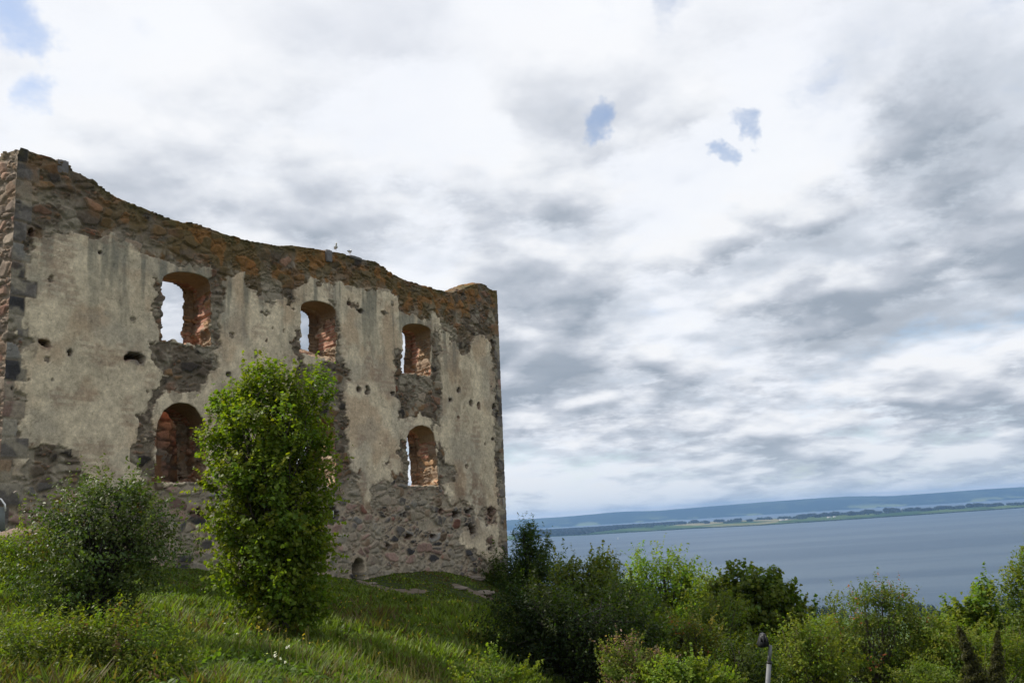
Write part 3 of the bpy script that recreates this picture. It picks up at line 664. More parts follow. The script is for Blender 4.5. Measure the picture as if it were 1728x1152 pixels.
# inner cross wall seen through the lower left window
def inface(u, v):
    f1, f2, cid, cx, cy = voro(u*2.2+(fbm(u*2, v*2, s=3)-.5)*.5, v*3.4, u*0, 250); hh = ss(f2-f1, 0, 0.2)
    c = palette(cid, [1.2, 6, 2, .4, 2.5, 1.5])*1.8*hh[:, None]+np.array([0.26, 0.20, 0.15])*(1-hh)[:, None]  # stone colours brightened to make up for the front wall's shade
    yl = uv(300, 770)[1]
    pl = (v < yl+0.25+(fbm(u*1.5, v*1.5, s=7)-.5)*0.5) & (fbm(u*0.9, v*0.9, o=4, s=8) > 0.36)
    c = np.where(pl[:, None], np.array([0.36, 0.22, 0.13])*(0.8+0.4*fbm(u*3, v*3, s=9))[:, None], c)
    return np.where(pl, 0.02, -0.06+0.09*hh), c
ua = 3.2; vtop = uv(300, 640)[1]
cross_out = [(ua, base_v), (ua, vtop-0.1), (ua+0.8, vtop+0.12), (ua+1.7, vtop), (ua+3.0, vtop+0.08), (ua+4.3, vtop-0.2), (ua+4.6, vtop-1.0), (ua+4.8, vtop-1.6), (ua+4.7, base_v)]
slab('cross_wall', P0+N*2.3, D, N, cross_out, [], 0.7, 0.06, inface, sidebody, ruin)

# loose stone blocks and slab on the wall head, each a thing
M_STONE = simple('grey_block', (0.17, 0.155, 0.145), 0.9, 0, 0.3, 5, 0.03)
M_RED = simple('reddish_rock', (0.20, 0.13, 0.10), 0.9, 0, 0.35, 4, 0.04)
def rock(name, loc, size, mat, seed, label, cat='rock', flat=1.0, group=None, rot=0.0, sub=24, blocky=0.0):
    n = sub; th_, ph = np.meshgrid(np.linspace(0, math.pi, n), np.linspace(0, 2*math.pi, 2*n, endpoint=False), indexing='ij')
    x = np.sin(th_)*np.cos(ph); y = np.sin(th_)*np.sin(ph); z = np.cos(th_)
    if blocky:
        m_ = np.maximum(np.maximum(abs(x), abs(y)), abs(z)); f_ = (1/m_)**blocky; x, y, z = x*f_, y*f_, z*f_
    r = 0.72+0.55*fbm(x*1.6+seed*3+10, y*1.6+10, z*1.6+10, 5, seed) if not blocky else 0.95+0.12*fbm(x*2+seed*3+10, y*2+10, z*2+10, 4, seed)
    V = np.c_[(x*r*size[0]).ravel(), (y*r*size[1]).ravel(), (z*r*size[2]).ravel()]
    a = rot; V = np.c_[V[:, 0]*math.cos(a)-V[:, 1]*math.sin(a), V[:, 0]*math.sin(a)+V[:, 1]*math.cos(a), V[:, 2]]+np.array(loc)
    i, j = np.meshgrid(np.arange(n-1), np.arange(2*n), indexing='ij'); i = i.ravel(); j = j.ravel(); j2 = (j+1) % (2*n)
    return tag(mk(name, V, np.c_[i*2*n+j, (i+1)*2*n+j, (i+1)*2*n+j2, i*2*n+j2], mat, smooth=not blocky), label, cat, group)
yaw = math.atan2(D[1], D[0])
a, b_ = uv(108, 282); rock('stone_block', W(a, b_, 0.25), (0.17, 0.25, 0.24), M_STONE, 3, 'squared pinkish grey stone block on the sloping wall crest near the left corner', 'stone', rot=yaw-0.05, blocky=0.8)
a, b_ = uv(555, 432); rock('stone_block', W(a, b_, 0.2), (0.15, 0.26, 0.26), M_STONE, 5, 'upright pale grey block set in the crest left of the two gulls', 'stone', rot=yaw, blocky=0.85)
a, b_ = uv(601, 436); rock('stone_slab', W(a, b_+0.02, 0.4), (0.36, 0.45, 0.06), M_STONE, 8, 'thin flat dark slab on the wall crest beneath the right gull', 'stone', rot=yaw, blocky=0.85)
# white pipe end in the hole by the tree
def tube_geo(pts, rad, n=8):
    pts = np.array(pts, float); rad = np.broadcast_to(rad, (len(pts),)); V = []; Fq_ = []
    tg = np.gradient(pts, axis=0); tg /= np.maximum(np.linalg.norm(tg, axis=1), 1e-9)[:, None]
    ref = np.array([0.3, 0.2, 1.0]) if abs(tg[0][2]) < 0.8 else np.array([1.0, 0.1, 0])
    for p, t, r in zip(pts, tg, rad):
        a = np.cross(t, ref); a /= np.linalg.norm(a); b_ = np.cross(t, a)
        an = np.linspace(0, 2*math.pi, n, endpoint=False); V.append(p+r*(np.cos(an)[:, None]*a+np.sin(an)[:, None]*b_))
    for k in range(len(pts)-1):
        for q in range(n): Fq_.append((k*n+q, k*n+(q+1) % n, (k+1)*n+(q+1) % n, (k+1)*n+q))
    V = np.concatenate(V); c0 = len(V); V = np.r_[V, pts[:1], pts[-1:]]; L = (len(pts)-1)*n
    tri = [(c0, (q+1) % n, q) for q in range(n)]+[(c0+1, L+q, L+(q+1) % n) for q in range(n)]
    return V, np.array(Fq_), np.array(tri)
def tube(name, pts, rad, mat, parent=None, n=8):
    V, q, t = tube_geo(pts, rad, n); return mk(name, V, [q, t], mat, parent, smooth=True)
M_WHITE = simple('white_plastic', (0.7, 0.72, 0.68), 0.5, 0, 0.05)
a, b_ = uv(565, 872); a2, b2 = uv(565, 861)
tag(tube('drain_pipe', [W(a, b_, 0.1), W(a, (b_+b2)/2, 0.1), W(a, b2, 0.1)], 0.035, M_WHITE), 'short white pipe standing in the square hole right of the tall tree', 'pipe')

# ------------------------------------------------------------------ foliage
def leaf_geo(C, Nm, size, col, kind='oval', rs=None):
    """C centres, Nm normals, size (n,), col (n,3)"""
    rs = rs or rng; n = len(C)
    r = rs.normal(size=(n, 3)); t = np.cross(Nm, r); t /= np.maximum(np.linalg.norm(t, axis=1), 1e-6)[:, None]; b_ = np.cross(Nm, t)
    if kind == 'maple': T = np.array([(0, -0.5), (0.28, -0.42), (0.5, 0.0), (0.26, 0.08), (0.3, 0.38), (0.0, 0.62), (-0.3, 0.38), (-0.26, 0.08), (-0.5, 0.0), (-0.28, -0.42)])
    elif kind == 'blade': T = np.array([(0, -0.5), (0.15, 0.0), (0, 0.5), (-0.15, 0.0)])
    elif kind == 'round': T = np.array([(0, -0.5), (0.38, -0.3), (0.48, 0.1), (0.22, 0.45), (-0.22, 0.45), (-0.48, 0.1), (-0.38, -0.3)])
    else: T = np.array([(0, -0.5), (0.24, -0.18), (0.22, 0.2), (0, 0.55), (-0.22, 0.2), (-0.24, -0.18)])
    m = len(T); lift = np.abs(T[:, 0])*0.35-0.12*T[:, 1]**2
    V = C[:, None, :]+size[:, None, None]*(T[None, :, 0, None]*t[:, None]+T[None, :, 1, None]*b_[:, None]+lift[None, :, None]*Nm[:, None])
    Fi = (np.arange(n)*m)[:, None]+np.arange(m)[None]
    return V.reshape(-1, 3), Fi, np.repeat(col, m, axis=0)

def crown_px(lobes, depth, spread=1.0):
    """lobes measured in the photo: (x, y, rx, ry, depth offset) -> metre ellipsoids"""
    out = []
    for x, y, rx, ry, dd in lobes:
        d = depth+dd; p = at(x, y, d); out.append((p[0], p[1], p[2], rx*d/F, rx*d/F*spread, ry*d/F))
    return out
def plant(name, root, lobes, label, cat, col, n_cl, n_lf, lsize, group=None, kind='oval', mat=None, trunk_r=0.09, bark=None, cl_r=0.4, colvar=0.3, bright=None, accents=None,
          seed=1, stems=1, shell=0.5, up=0.5, part='trunk', twigs=1.0, droop=0.0, flat=0.7, tipbright=0.25):
    rs = np.random.default_rng(seed); mat = mat or M_LEAF; bark = bark or M_BARK
    root = np.array(root, float); e = empty(name, root, label, cat, group)
    L = np.array(lobes); vol = L[:, 3]*L[:, 4]*L[:, 5]; pick = rs.choice(len(L), n_cl, p=vol**0.8/np.sum(vol**0.8))
    d = rs.normal(size=(n_cl, 3)); d /= np.linalg.norm(d, axis=1)[:, None]
    rad = shell+(1-shell)*rs.random(n_cl)**0.6; inner = rs.random(n_cl) < 0.22; rad = np.where(inner, rs.random(n_cl)*0.6, rad)
    rad *= 0.88+0.3*rs.random(n_cl)
    P = L[pick, :3]+d*L[pick, 3:6]*rad[:, None]
    gz = ground(P[:, 0], P[:, 1]); P[:, 2] = np.maximum(P[:, 2], gz+0.1)
    cen = (L[:, :3]*vol[:, None]).sum(0)/vol.sum()
    outw = P-cen; outw /= np.maximum(np.linalg.norm(outw, axis=1), 1e-6)[:, None]
    cr_ = cl_r*(0.5+1.0*rs.random(n_cl)**1.3)
    cnt = np.maximum(3, (0.72*n_lf*(cr_/cl_r)**2*(0.4+1.1*rs.random(n_cl))).astype(int)); idx = np.repeat(np.arange(n_cl), cnt); n = len(idx)
    q = rs.normal(size=(n, 3)); q /= np.linalg.norm(q, axis=1)[:, None]; q *= (rs.random(n)**0.45)[:, None]
    Cc = P[idx]+q*cr_[idx][:, None]*np.array([1, 1, flat])
    # leading shoots with leaves along them break the outline
    nsh = int(n_cl*1.25); ks = rs.integers(n_cl, size=nsh); ln_ = cl_r*(0.9+1.5*rs.random(nsh)); m_sh = 16
    sdir = outw[ks]*0.75+rs.normal(size=(nsh, 3))*0.35+np.array([0, 0, 0.55]); sdir /= np.linalg.norm(sdir, axis=1)[:, None]
    fr_ = np.tile(np.linspace(0.15, 1, m_sh), nsh); kk = np.repeat(np.arange(nsh), m_sh)
    SP = P[ks][kk]+sdir[kk]*(ln_[kk]*fr_)[:, None]+rs.normal(size=(len(kk), 3))*(cl_r*0.13*(1.25-fr_))[:, None]
    # small sprigs poke outwards
    ex = rs.random(n) < 0.10; Cc = Cc+outw[idx]*(ex*cr_[idx]*rs.random(n)*0.9)[:, None]
    Cc = np.r_[Cc, SP]; idx = np.r_[idx, ks[kk]]; q = np.r_[q, outw[ks[kk]]]; n = len(idx)
    Nm = rs.normal(size=(n, 3))*0.55+np.array([0, 0, up])+outw[idx]*0.35+q*0.3; Nm /= np.linalg.norm(Nm, axis=1)[:, None]
    base = np.array(col)*np.array([1.45, 1.30, 0.84])
    tone = (1+colvar*(rs.random(n)-0.5)*1.6)*(1+0.35*(rs.random(n_cl)-0.5))[idx]
    cc = base[None]*tone[:, None]; hue = (rs.random(n_cl)[idx]-0.5)*0.35+(rs.random(n)-0.5)*0.2
    cc[-len(kk):] *= np.array([1.2, 1.12, 0.9])
    cc = cc*np.c_[1+hue, np.ones(n), 1-hue*0.5]
    if accents:
        for (acol, frac, clf) in accents:
            ac = rs.random(n_cl) < clf; m_ = ac[idx] & (rs.random(n) < frac); cc[m_] = np.array(acol)*(0.7+0.6*rs.random(m_.sum()))[:, None]
    sz = lsize*(0.5+0.95*rs.random(n)**1.3)
    V, Fi, Cl = leaf_geo(Cc, Nm, sz, np.clip(cc, 0.002, 1), kind, rs)
    mk('crown', V, [Fi], mat, e, col=Cl)
    # wood
    Vs, Qs, Ts = [], [], []; off = 0
    def add(pts, r, nn=6):
        nonlocal off
        v_, q_, t_ = tube_geo(pts, r, nn); Vs.append(v_); Qs.append(q_+off); Ts.append(t_+off); off += len(v_)
    topz = (L[:, 2]+L[:, 5]*0.6).max()
    axes = []
    for s_ in range(stems):
        o_ = np.array([rs.normal()*0.12, rs.normal()*0.12, 0])*(0 if stems == 1 else 1.5)*trunk_r*10
        big = L[np.argmax(L[:, 2])] if s_ == 0 else L[rs.integers(len(L))]
        tp = np.array([big[0], big[1], topz if s_ == 0 else big[2]+big[5]*0.4]); st = root+o_-np.array([0, 0, 0.15])
        tt = np.linspace(0, 1, 9); pts = st[None]+(tp-st)[None]*tt[:, None]; mid = np.sin(tt*math.pi)[:, None]; pts = pts+mid*((cen-(st+tp)/2)*np.array([0.8, 0.8, 0]))[None]+rs.normal(size=(9, 3))*np.array([1, 1, 0])*0.03*np.linalg.norm(tp-st)*tt[:, None]*(1-tt)[:, None]*2
        add(pts, trunk_r*(1-0.86*tt), 8); axes.append(pts)
    nb = int(n_cl*twigs)
    for k in rs.permutation(n_cl)[:nb]:
        ax = axes[rs.integers(len(axes))]; tgt = P[k]; zz = root[2]+(tgt[2]-root[2])*(0.35+0.4*rs.random())
        j_ = int(np.argmin(np.abs(ax[:, 2]-zz))); st = ax[max(0, min(j_, 7))]
        tt = np.linspace(0, 1, 5); pts = st[None]+(tgt-st)[None]*tt[:, None]; pts[:, 2] += np.sin(tt*math.pi)*np.linalg.norm((tgt-st)[:2])*0.12
        pts[1:-1] += rs.normal(size=(3, 3))*0.05*np.linalg.norm(tgt-st)*0.5
        r0 = trunk_r*(0.16+0.16*rs.random()); add(pts, r0*(1-0.8*tt), 4)
    mk(part, np.concatenate(Vs), [np.concatenate(Qs), np.concatenate(Ts)], bark, e, smooth=True)
    return e
def foot(x, depth, y=900):
    p = at(x, y, depth); return np.array([p[0], p[1], g1(p[0], p[1])])

# the tall maple in front of the facade
G_M = (0.083, 0.122, 0.022)
plant('maple_tree', foot(452, 18, 1070), crown_px([(455, 638, 26, 34, 0), (425, 655, 32, 34, 0.1), (398, 690, 34, 38, 0.1), (525, 655, 22, 38, 0.1), (478, 660, 30, 40, 0), (460, 725, 82, 55, 0), (535, 715, 30, 42, 0.2), (370, 745, 34, 42, -0.2), (450, 795, 90, 55, 0), (528, 790, 40, 48, 0.2),
      (455, 870, 84, 58, 0), (455, 940, 78, 60, 0), (505, 920, 44, 60, 0), (465, 1000, 74, 52, 0), (480, 1035, 56, 32, 0), (403, 880, 38, 62, 0), (528, 870, 32, 50, 0), (500, 985, 48, 52, 0)], 18),
      'tall bushy maple tree with bright green leaves standing in front of the ruin facade', 'tree', G_M, 680, 92, 0.066, kind='maple', trunk_r=0.085, cl_r=0.27, seed=11, stems=3, shell=0.6, up=0.55, twigs=0.6)
# dark glossy shrub tree on the left
plant('shrub_tree', foot(165, 13.5, 1060), crown_px([(175, 860, 75, 55, 0), (110, 880, 45, 45, 0), (230, 880, 62, 50, 0), (150, 930, 100, 60, 0), (250, 930, 62, 50, 0.2), (110, 985, 70, 55, 0), (185, 985, 80, 50, 0), (95, 1025, 45, 30, 0), (215, 830, 20, 28, 0)], 13.5),
      'dark glossy leaved small tree standing left of the tall maple', 'tree', (0.045, 0.074, 0.024), 380, 62, 0.052, kind='oval', mat=M_GLOSS, trunk_r=0.05, bark=M_DARKBARK, cl_r=0.23, seed=12, stems=3, shell=0.45, up=0.4, twigs=0.7,
      accents=[((0.12, 0.07, 0.04), 0.5, 0.05)])
# low bushes
plant('rose_bush', foot(60, 15, 1010), crown_px([(45, 920, 42, 30, 0), (90, 925, 28, 26, 0), (35, 960, 42, 34, 0), (10, 940, 30, 35, 0.2)], 15), 'light green rounded bush at the far left below the grey boulder', 'bush', (0.085, 0.125, 0.025), 130, 60, 0.045, trunk_r=0.02, cl_r=0.2, seed=13, stems=4, part='stems', twigs=0.5)
plant('rose_bush', foot(215, 10.0, 1130), crown_px([(200, 1075, 75, 36, 0), (140, 1090, 70, 40, 0), (270, 1095, 50, 35, 0), (150, 1110, 70, 35, 0), (240, 1140, 80, 40, 0), (170, 1150, 90, 40, 0), (270, 1145, 60, 36, -0.3), (300, 1090, 20, 22, 0)], 10.0), 'sprawling leafy bush with thin arching stems in the lower left foreground', 'bush', (0.068, 0.10, 0.025), 330, 60, 0.038, trunk_r=0.014, cl_r=0.16, seed=14, stems=6, part='stems', twigs=0.6,
      accents=[((0.13, 0.075, 0.035), 0.7, 0.07)])
plant('rose_bush', foot(50, 9.9, 1130), crown_px([(30, 1075, 60, 35, 0), (80, 1095, 55, 38, 0), (20, 1125, 60, 40, 0), (100, 1140, 70, 34, 0), (40, 1150, 80, 40, 0), (120, 1150, 60, 30, -0.3)], 9.9), 'low yellowish green bush filling the bottom left corner', 'bush', (0.078, 0.108, 0.028), 280, 60, 0.036, trunk_r=0.014, cl_r=0.16, seed=15, stems=5, part='stems', twigs=0.6)
plant('rose_bush', foot(310, 10.3, 1140), crown_px([(300, 1110, 16, 22, 0), (290, 1135, 25, 22, 0)], 10.3), 'small pale sprig bush beside the brown bank in the foreground', 'bush', (0.10, 0.14, 0.03), 30, 50, 0.036, trunk_r=0.01, cl_r=0.13, seed=16, stems=3, part='stems')
plant('leafy_weed', foot(820, 13, 1150), crown_px([(825, 1125, 20, 22, 0), (870, 1145, 25, 18, 0), (790, 1145, 25, 14, 0)], 13), 'light green leafy weed at the shady edge of the meadow', 'plant', (0.09, 0.13, 0.03), 36, 34, 0.05, trunk_r=0.012, cl_r=0.14, seed=17, stems=4, part='stems')

# trees on the slope to the right: (name, foot x, depth, lobes, label, colour, clusters, leaves, leaf size, kw)
TR = [
 ('ash_tree', 885, 41, [(885, 905, 22, 18, 0), (895, 930, 38, 30, 0), (880, 965, 45, 35, 0), (912, 975, 40, 40, 0), (870, 1010, 45, 40, 0), (900, 1050, 60, 45, 0)], 'dark feathery tree growing against the right end of the ruin', (0.034, 0.062, 0.024), 420, 60, 0.17, dict(kind='blade', cl_r=0.42, mat=M_LEAF, bark=M_DARKBARK)),
 ('elder_tree', 975, 36, [(960, 968, 28, 25, 0), (1010, 965, 26, 25, 0), (985, 1000, 52, 35, 0), (950, 1015, 45, 40, 0), (1030, 1010, 40, 35, 0), (980, 1050, 60, 40, 0)], 'tree with pale tufted leaves right of the dark feathery tree', (0.075, 0.108, 0.036), 260, 44, 0.13, dict(cl_r=0.42)),
 ('ash_tree', 1015, 40, [(1020, 960, 20, 20, 0), (1022, 990, 30, 25, 0), (1050, 1010, 30, 30, 0)], 'thin open branched tree sticking up behind the pale tufted tree', (0.05, 0.078, 0.03), 80, 40, 0.17, dict(kind='blade', cl_r=0.4, shell=0.7)),
 ('lime_tree', 1115, 46, [(1080, 970, 32, 28, 0), (1120, 962, 40, 24, 0), (1155, 985, 35, 30, 0), (1105, 1005, 70, 40, 0), (1170, 1020, 45, 40, 0), (1120, 1050, 80, 45, 0)], 'bright green rounded tree with domed crown above the lake shore view', (0.095, 0.155, 0.030), 330, 50, 0.15, dict(cl_r=0.55)),
 ('lime_tree', 1200, 44, [(1200, 1000, 35, 28, 0), (1190, 1035, 45, 40, 0)], 'small yellow green tree between the domed tree and the dark tree', (0.105, 0.15, 0.034), 120, 44, 0.13, dict(cl_r=0.45)),
 ('maple_tree', 1275, 40, [(1245, 990, 32, 25, 0), (1285, 992, 38, 24, 0), (1305, 1010, 32, 25, 0), (1265, 1030, 60, 38, 0), (1320, 1040, 42, 22, 0), (1280, 1075, 65, 45, 0)], 'dark green spreading tree directly behind the floodlight pole', (0.068, 0.105, 0.026), 300, 46, 0.15, dict(kind='maple', cl_r=0.45)),
 ('beech_tree', 945, 24, [(900, 1040, 60, 45, 0), (960, 1060, 70, 50, 0), (1030, 1060, 60, 50, 0), (930, 1120, 90, 60, 0), (1020, 1130, 70, 60, 0), (870, 1090, 50, 60, 0)], 'deep shaded dark tree mass right of the meadow', (0.015, 0.028, 0.010), 480, 56, 0.085, dict(cl_r=0.42, bark=M_DARKBARK)),  # deep shade put into the leaf colour, almost black green
 ('rowan_tree', 1150, 30, [(1130, 1065, 42, 25, 0), (1180, 1070, 40, 25, 0), (1160, 1095, 60, 35, 0), (1200, 1110, 50, 40, 0), (1240, 1130, 50, 40, 0)], 'yellowing rowan with orange berry clusters left of the floodlight pole', (0.078, 0.105, 0.025), 260, 50, 0.085, dict(cl_r=0.32, accents=[((0.30, 0.10, 0.04), 0.40, 0.09), ((0.20, 0.16, 0.03), 0.6, 0.2)])),
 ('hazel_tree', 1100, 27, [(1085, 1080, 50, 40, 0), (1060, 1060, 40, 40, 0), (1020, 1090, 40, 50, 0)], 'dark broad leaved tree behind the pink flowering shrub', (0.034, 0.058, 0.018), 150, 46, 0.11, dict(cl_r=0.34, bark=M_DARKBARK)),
 ('flowering_shrub', 1070, 19, [(1065, 1095, 22, 20, 0), (1040, 1120, 30, 25, 0), (1090, 1125, 38, 25, 0), (1065, 1145, 50, 30, 0)], 'shrub with dull pink flower heads at the bottom of the slope', (0.075, 0.11, 0.035), 210, 40, 0.05, dict(cl_r=0.17, trunk_r=0.025, accents=[((0.21, 0.13, 0.115), 0.75, 0.33)])),
 ('round_leaf_bush', 1150, 18, [(1145, 1125, 28, 18, 0), (1170, 1145, 38, 22, 0), (1120, 1148, 30, 20, 0), (1210, 1152, 30, 14, 0)], 'fresh green bush with small round leaves right of the pink shrub', (0.10, 0.155, 0.035), 180, 40, 0.045, dict(cl_r=0.16, kind='round', trunk_r=0.025)),
 ('rowan_tree', 1480, 34, [(1450, 1015, 40, 20, 0), (1490, 1012, 42, 22, 0), (1520, 1030, 32, 24, 0), (1460, 1045, 65, 32, 0), (1540, 1060, 42, 30, 0), (1440, 1090, 80, 42, 0), (1530, 1100, 65, 45, 0), (1470, 1140, 90, 40, 0)], 'broad rowan with orange red berry clusters at the right of the view', (0.060, 0.092, 0.024), 520, 52, 0.09, dict(cl_r=0.36, accents=[((0.32, 0.09, 0.045), 0.45, 0.06), ((0.15, 0.17, 0.03), 0.5, 0.15)])),
 ('hawthorn_tree', 1355, 28, [(1345, 1070, 32, 18, 0), (1380, 1075, 38, 20, 0), (1350, 1110, 55, 35, 0), (1400, 1120, 45, 35, 0), (1345, 1150, 60, 30, 0)], 'leafy green hawthorn immediately right of the floodlight pole', (0.088, 0.125, 0.028), 300, 50, 0.08, dict(cl_r=0.3)),
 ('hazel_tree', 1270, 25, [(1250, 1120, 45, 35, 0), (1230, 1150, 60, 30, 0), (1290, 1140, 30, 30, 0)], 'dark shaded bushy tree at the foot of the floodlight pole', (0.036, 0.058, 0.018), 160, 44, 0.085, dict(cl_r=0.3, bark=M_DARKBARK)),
 ('lime_tree', 1590, 38, [(1570, 1050, 32, 20, 0), (1600, 1075, 45, 30, 0), (1580, 1110, 60, 45, 0), (1620, 1140, 60, 40, 0)], 'low light green tree between the berry rowan and the conifer', (0.088, 0.13, 0.03), 260, 46, 0.11, dict(cl_r=0.4)),
 ('maple_tree', 1660, 36, [(1665, 1005, 18, 20, 0), (1655, 1035, 26, 26, 0), (1640, 1055, 30, 24, 0), (1680, 1060, 28, 30, 0), (1665, 1085, 45, 35, 0)], 'narrow green tree rising behind the leaning conifer', (0.085, 0.13, 0.03), 200, 44, 0.13, dict(kind='maple', cl_r=0.4)),
 ('birch_tree', 1722, 34, [(1740, 950, 22, 25, 0), (1722, 975, 26, 25, 0), (1745, 1000, 38, 35, 0), (1705, 1015, 20, 18, 0), (1735, 1050, 45, 50, 0), (1720, 1110, 50, 50, 0)], 'tall open tree cut off by the right edge of the view', (0.075, 0.115, 0.03), 230, 44, 0.11, dict(cl_r=0.4)),
 ('hawthorn_tree', 1700, 27, [(1700, 1110, 40, 35, 0), (1720, 1145, 50, 30, 0), (1580, 1150, 50, 25, 0)], 'dense green bushes in the bottom right corner', (0.07, 0.105, 0.024), 200, 50, 0.08, dict(cl_r=0.3)),
 ('hazel_tree', 1215, 35, [(1215, 1035, 45, 30, 0), (1190, 1065, 50, 35, 0), (1235, 1075, 40, 35, 0)], 'mid green hazel filling the gap between the domed tree and the dark spreading tree', (0.07, 0.105, 0.028), 170, 46, 0.10, dict(cl_r=0.38)),
 ('hazel_tree', 1410, 37, [(1400, 1072, 40, 22, 0), (1425, 1085, 50, 30, 0), (1395, 1105, 50, 30, 0)], 'low mid green hazel just below the distant field left of the berry rowan', (0.08, 0.115, 0.03), 150, 46, 0.10, dict(cl_r=0.36)),
 ('elder_tree', 1625, 33, [(1615, 1080, 40, 25, 0), (1600, 1105, 55, 35, 0), (1640, 1120, 50, 35, 0)], 'leafy elder behind and left of the leaning conifer', (0.082, 0.12, 0.03), 190, 46, 0.10, dict(cl_r=0.36)),
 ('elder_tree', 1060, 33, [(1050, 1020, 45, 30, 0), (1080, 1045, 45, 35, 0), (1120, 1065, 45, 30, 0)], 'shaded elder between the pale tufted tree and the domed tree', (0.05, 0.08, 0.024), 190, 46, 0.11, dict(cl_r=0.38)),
]
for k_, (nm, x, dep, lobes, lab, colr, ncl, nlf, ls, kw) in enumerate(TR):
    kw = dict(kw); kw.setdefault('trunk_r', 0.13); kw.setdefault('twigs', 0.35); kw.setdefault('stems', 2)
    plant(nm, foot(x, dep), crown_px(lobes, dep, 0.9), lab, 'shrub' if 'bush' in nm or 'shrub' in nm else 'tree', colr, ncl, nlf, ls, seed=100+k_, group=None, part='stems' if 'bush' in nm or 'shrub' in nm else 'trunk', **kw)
# the leaning conifer
def conifer(px_tip, px_base, dep, wid_px, label, seed, group):
    rs = np.random.default_rng(seed); tip = at(px_tip[0], px_tip[1], dep); bs = at(px_base[0], px_base[1], dep); rt = foot(px_base[0], dep); e = empty('conifer_tree', rt, label, 'tree', group)
    n = 5200; t = rs.random(n)**0.7; ax = tip[None]*(1-t)[:, None]+bs[None]*t[:, None]; ang = rs.random(n)*2*math.pi
    tier = 0.45+0.55*np.abs(np.sin(t*23+ang*1.0+rs.normal()*0.2)); w_ = wid_px*dep/F*(0.10+0.9*t)*tier*np.sqrt(rs.random(n))*(1+0.5*np.sin(ang*3+t*9)*0.4)
    Cc = ax+np.c_[np.cos(ang)*w_, np.sin(ang)*w_, -w_*0.35]
    Nm = np.c_[np.cos(ang), np.sin(ang), rs.normal(size=n)*0.6]+rs.normal(size=(n, 3))*0.5; Nm /= np.linalg.norm(Nm, axis=1)[:, None]
    cc = np.array([0.062, 0.062, 0.026])*(0.6+0.8*rs.random(n))[:, None]
    V, Fi, Cl = leaf_geo(Cc, Nm, 0.10*(0.6+rs.random(n)*0.8), cc, 'blade', rs); mk('crown', V, [Fi], M_LEAF, e, col=Cl)
    tt = np.linspace(0, 1, 8)[:, None]; v_, q_, t_ = tube_geo(np.r_[rt[None]-[[0, 0, 0.2]], bs[None], bs[None]*(1-tt)[2:-1]+tip[None]*tt[2:-1]], np.linspace(0.12, 0.01, 7), 6)
    mk('trunk', v_, [q_, t_], M_DARKBARK, e, smooth=True)
conifer((1617, 1055), (1668, 1190), 24, 34, 'dark spiky conifer leaning left with a pointed tip in the lower right', 5, None)
conifer((1684, 1062), (1676, 1190), 25, 26, 'second dark conifer spire right of the leaning one', 6, None)

# ------------------------------------------------------------------ shore trees far below the slope and groves on the island
def clump(name, loc, rx, rz, col, seed, label, cat, group, nb=4, ry=None, leaf=None, nl=900, trunk=True):
    rs = np.random.default_rng(seed); e = empty(name, loc, label, cat, group); ry = ry or rx
    n = nl; k = rs.integers(nb, size=n); cx_ = (rs.random(nb)-0.5)*rx*1.1; cz = rz*(0.45+0.2*rs.random(nb)); rr_ = rx*(0.45+0.3*rs.random(nb))
    d = rs.normal(size=(n, 3)); d /= np.linalg.norm(d, axis=1)[:, None]; d *= (0.55+0.45*rs.random(n))[:, None]
    Cc = np.c_[cx_[k]+d[:, 0]*rr_[k], d[:, 1]*ry*0.6, cz[k]+d[:, 2]*rz*0.48]+np.array(loc)
    Nm = d+rs.normal(size=(n, 3))*0.3+[0, 0, 0.2]; Nm /= np.linalg.norm(Nm, axis=1)[:, None]
    cc = np.array(col)*(0.65+0.7*rs.random(n))[:, None]
    V, Fi, Cl = leaf_geo(Cc, Nm, (leaf or rx*0.16)*(0.6+0.8*rs.random(n)), cc, 'round', rs); mk('crown', V, [Fi], M_LEAF, e, col=Cl)
    if trunk:
        v_, q_, t_ = tube_geo([np.array(loc)-[0, 0, 0.3], np.array(loc)+[0, 0, rz*0.35], np.array(loc)+[0.0, 0, rz*0.7]], [rx*0.06, rx*0.045, rx*0.02], 6); mk('trunk', v_, [q_, t_], M_DARKBARK, e)
for k_, (x, y0, wpx, hpx) in enumerate([(1352, 1043, 9, 20), (1370, 1042, 12, 22), (1388, 1040, 14, 20), (1405, 1040, 12, 18), (1422, 1040, 12, 16), (1540, 1034, 14, 22), (1557, 1034, 14, 20), (1572, 1036, 12, 18), (1590, 1038, 10, 10), (1605, 1038, 16, 16), (1622, 1038, 12, 10), (1640, 1040, 14, 24), (1700, 1036, 20, 34)]):
    dep = to_depth(x, y0, LZ+4); p = at(x, y0, dep); p[2] = g1(p[0], p[1]); s_ = dep/F
    clump('shore_tree', p, wpx*s_*0.8, hpx*s_, (0.020, 0.036, 0.016), 300+k_, 'dark round tree by the shore beyond the green field, %s from the left' % 'first second third fourth fifth sixth seventh eighth ninth tenth eleventh twelfth thirteenth'.split()[k_], 'tree', 'shore trees beyond the field', nb=3, nl=700)
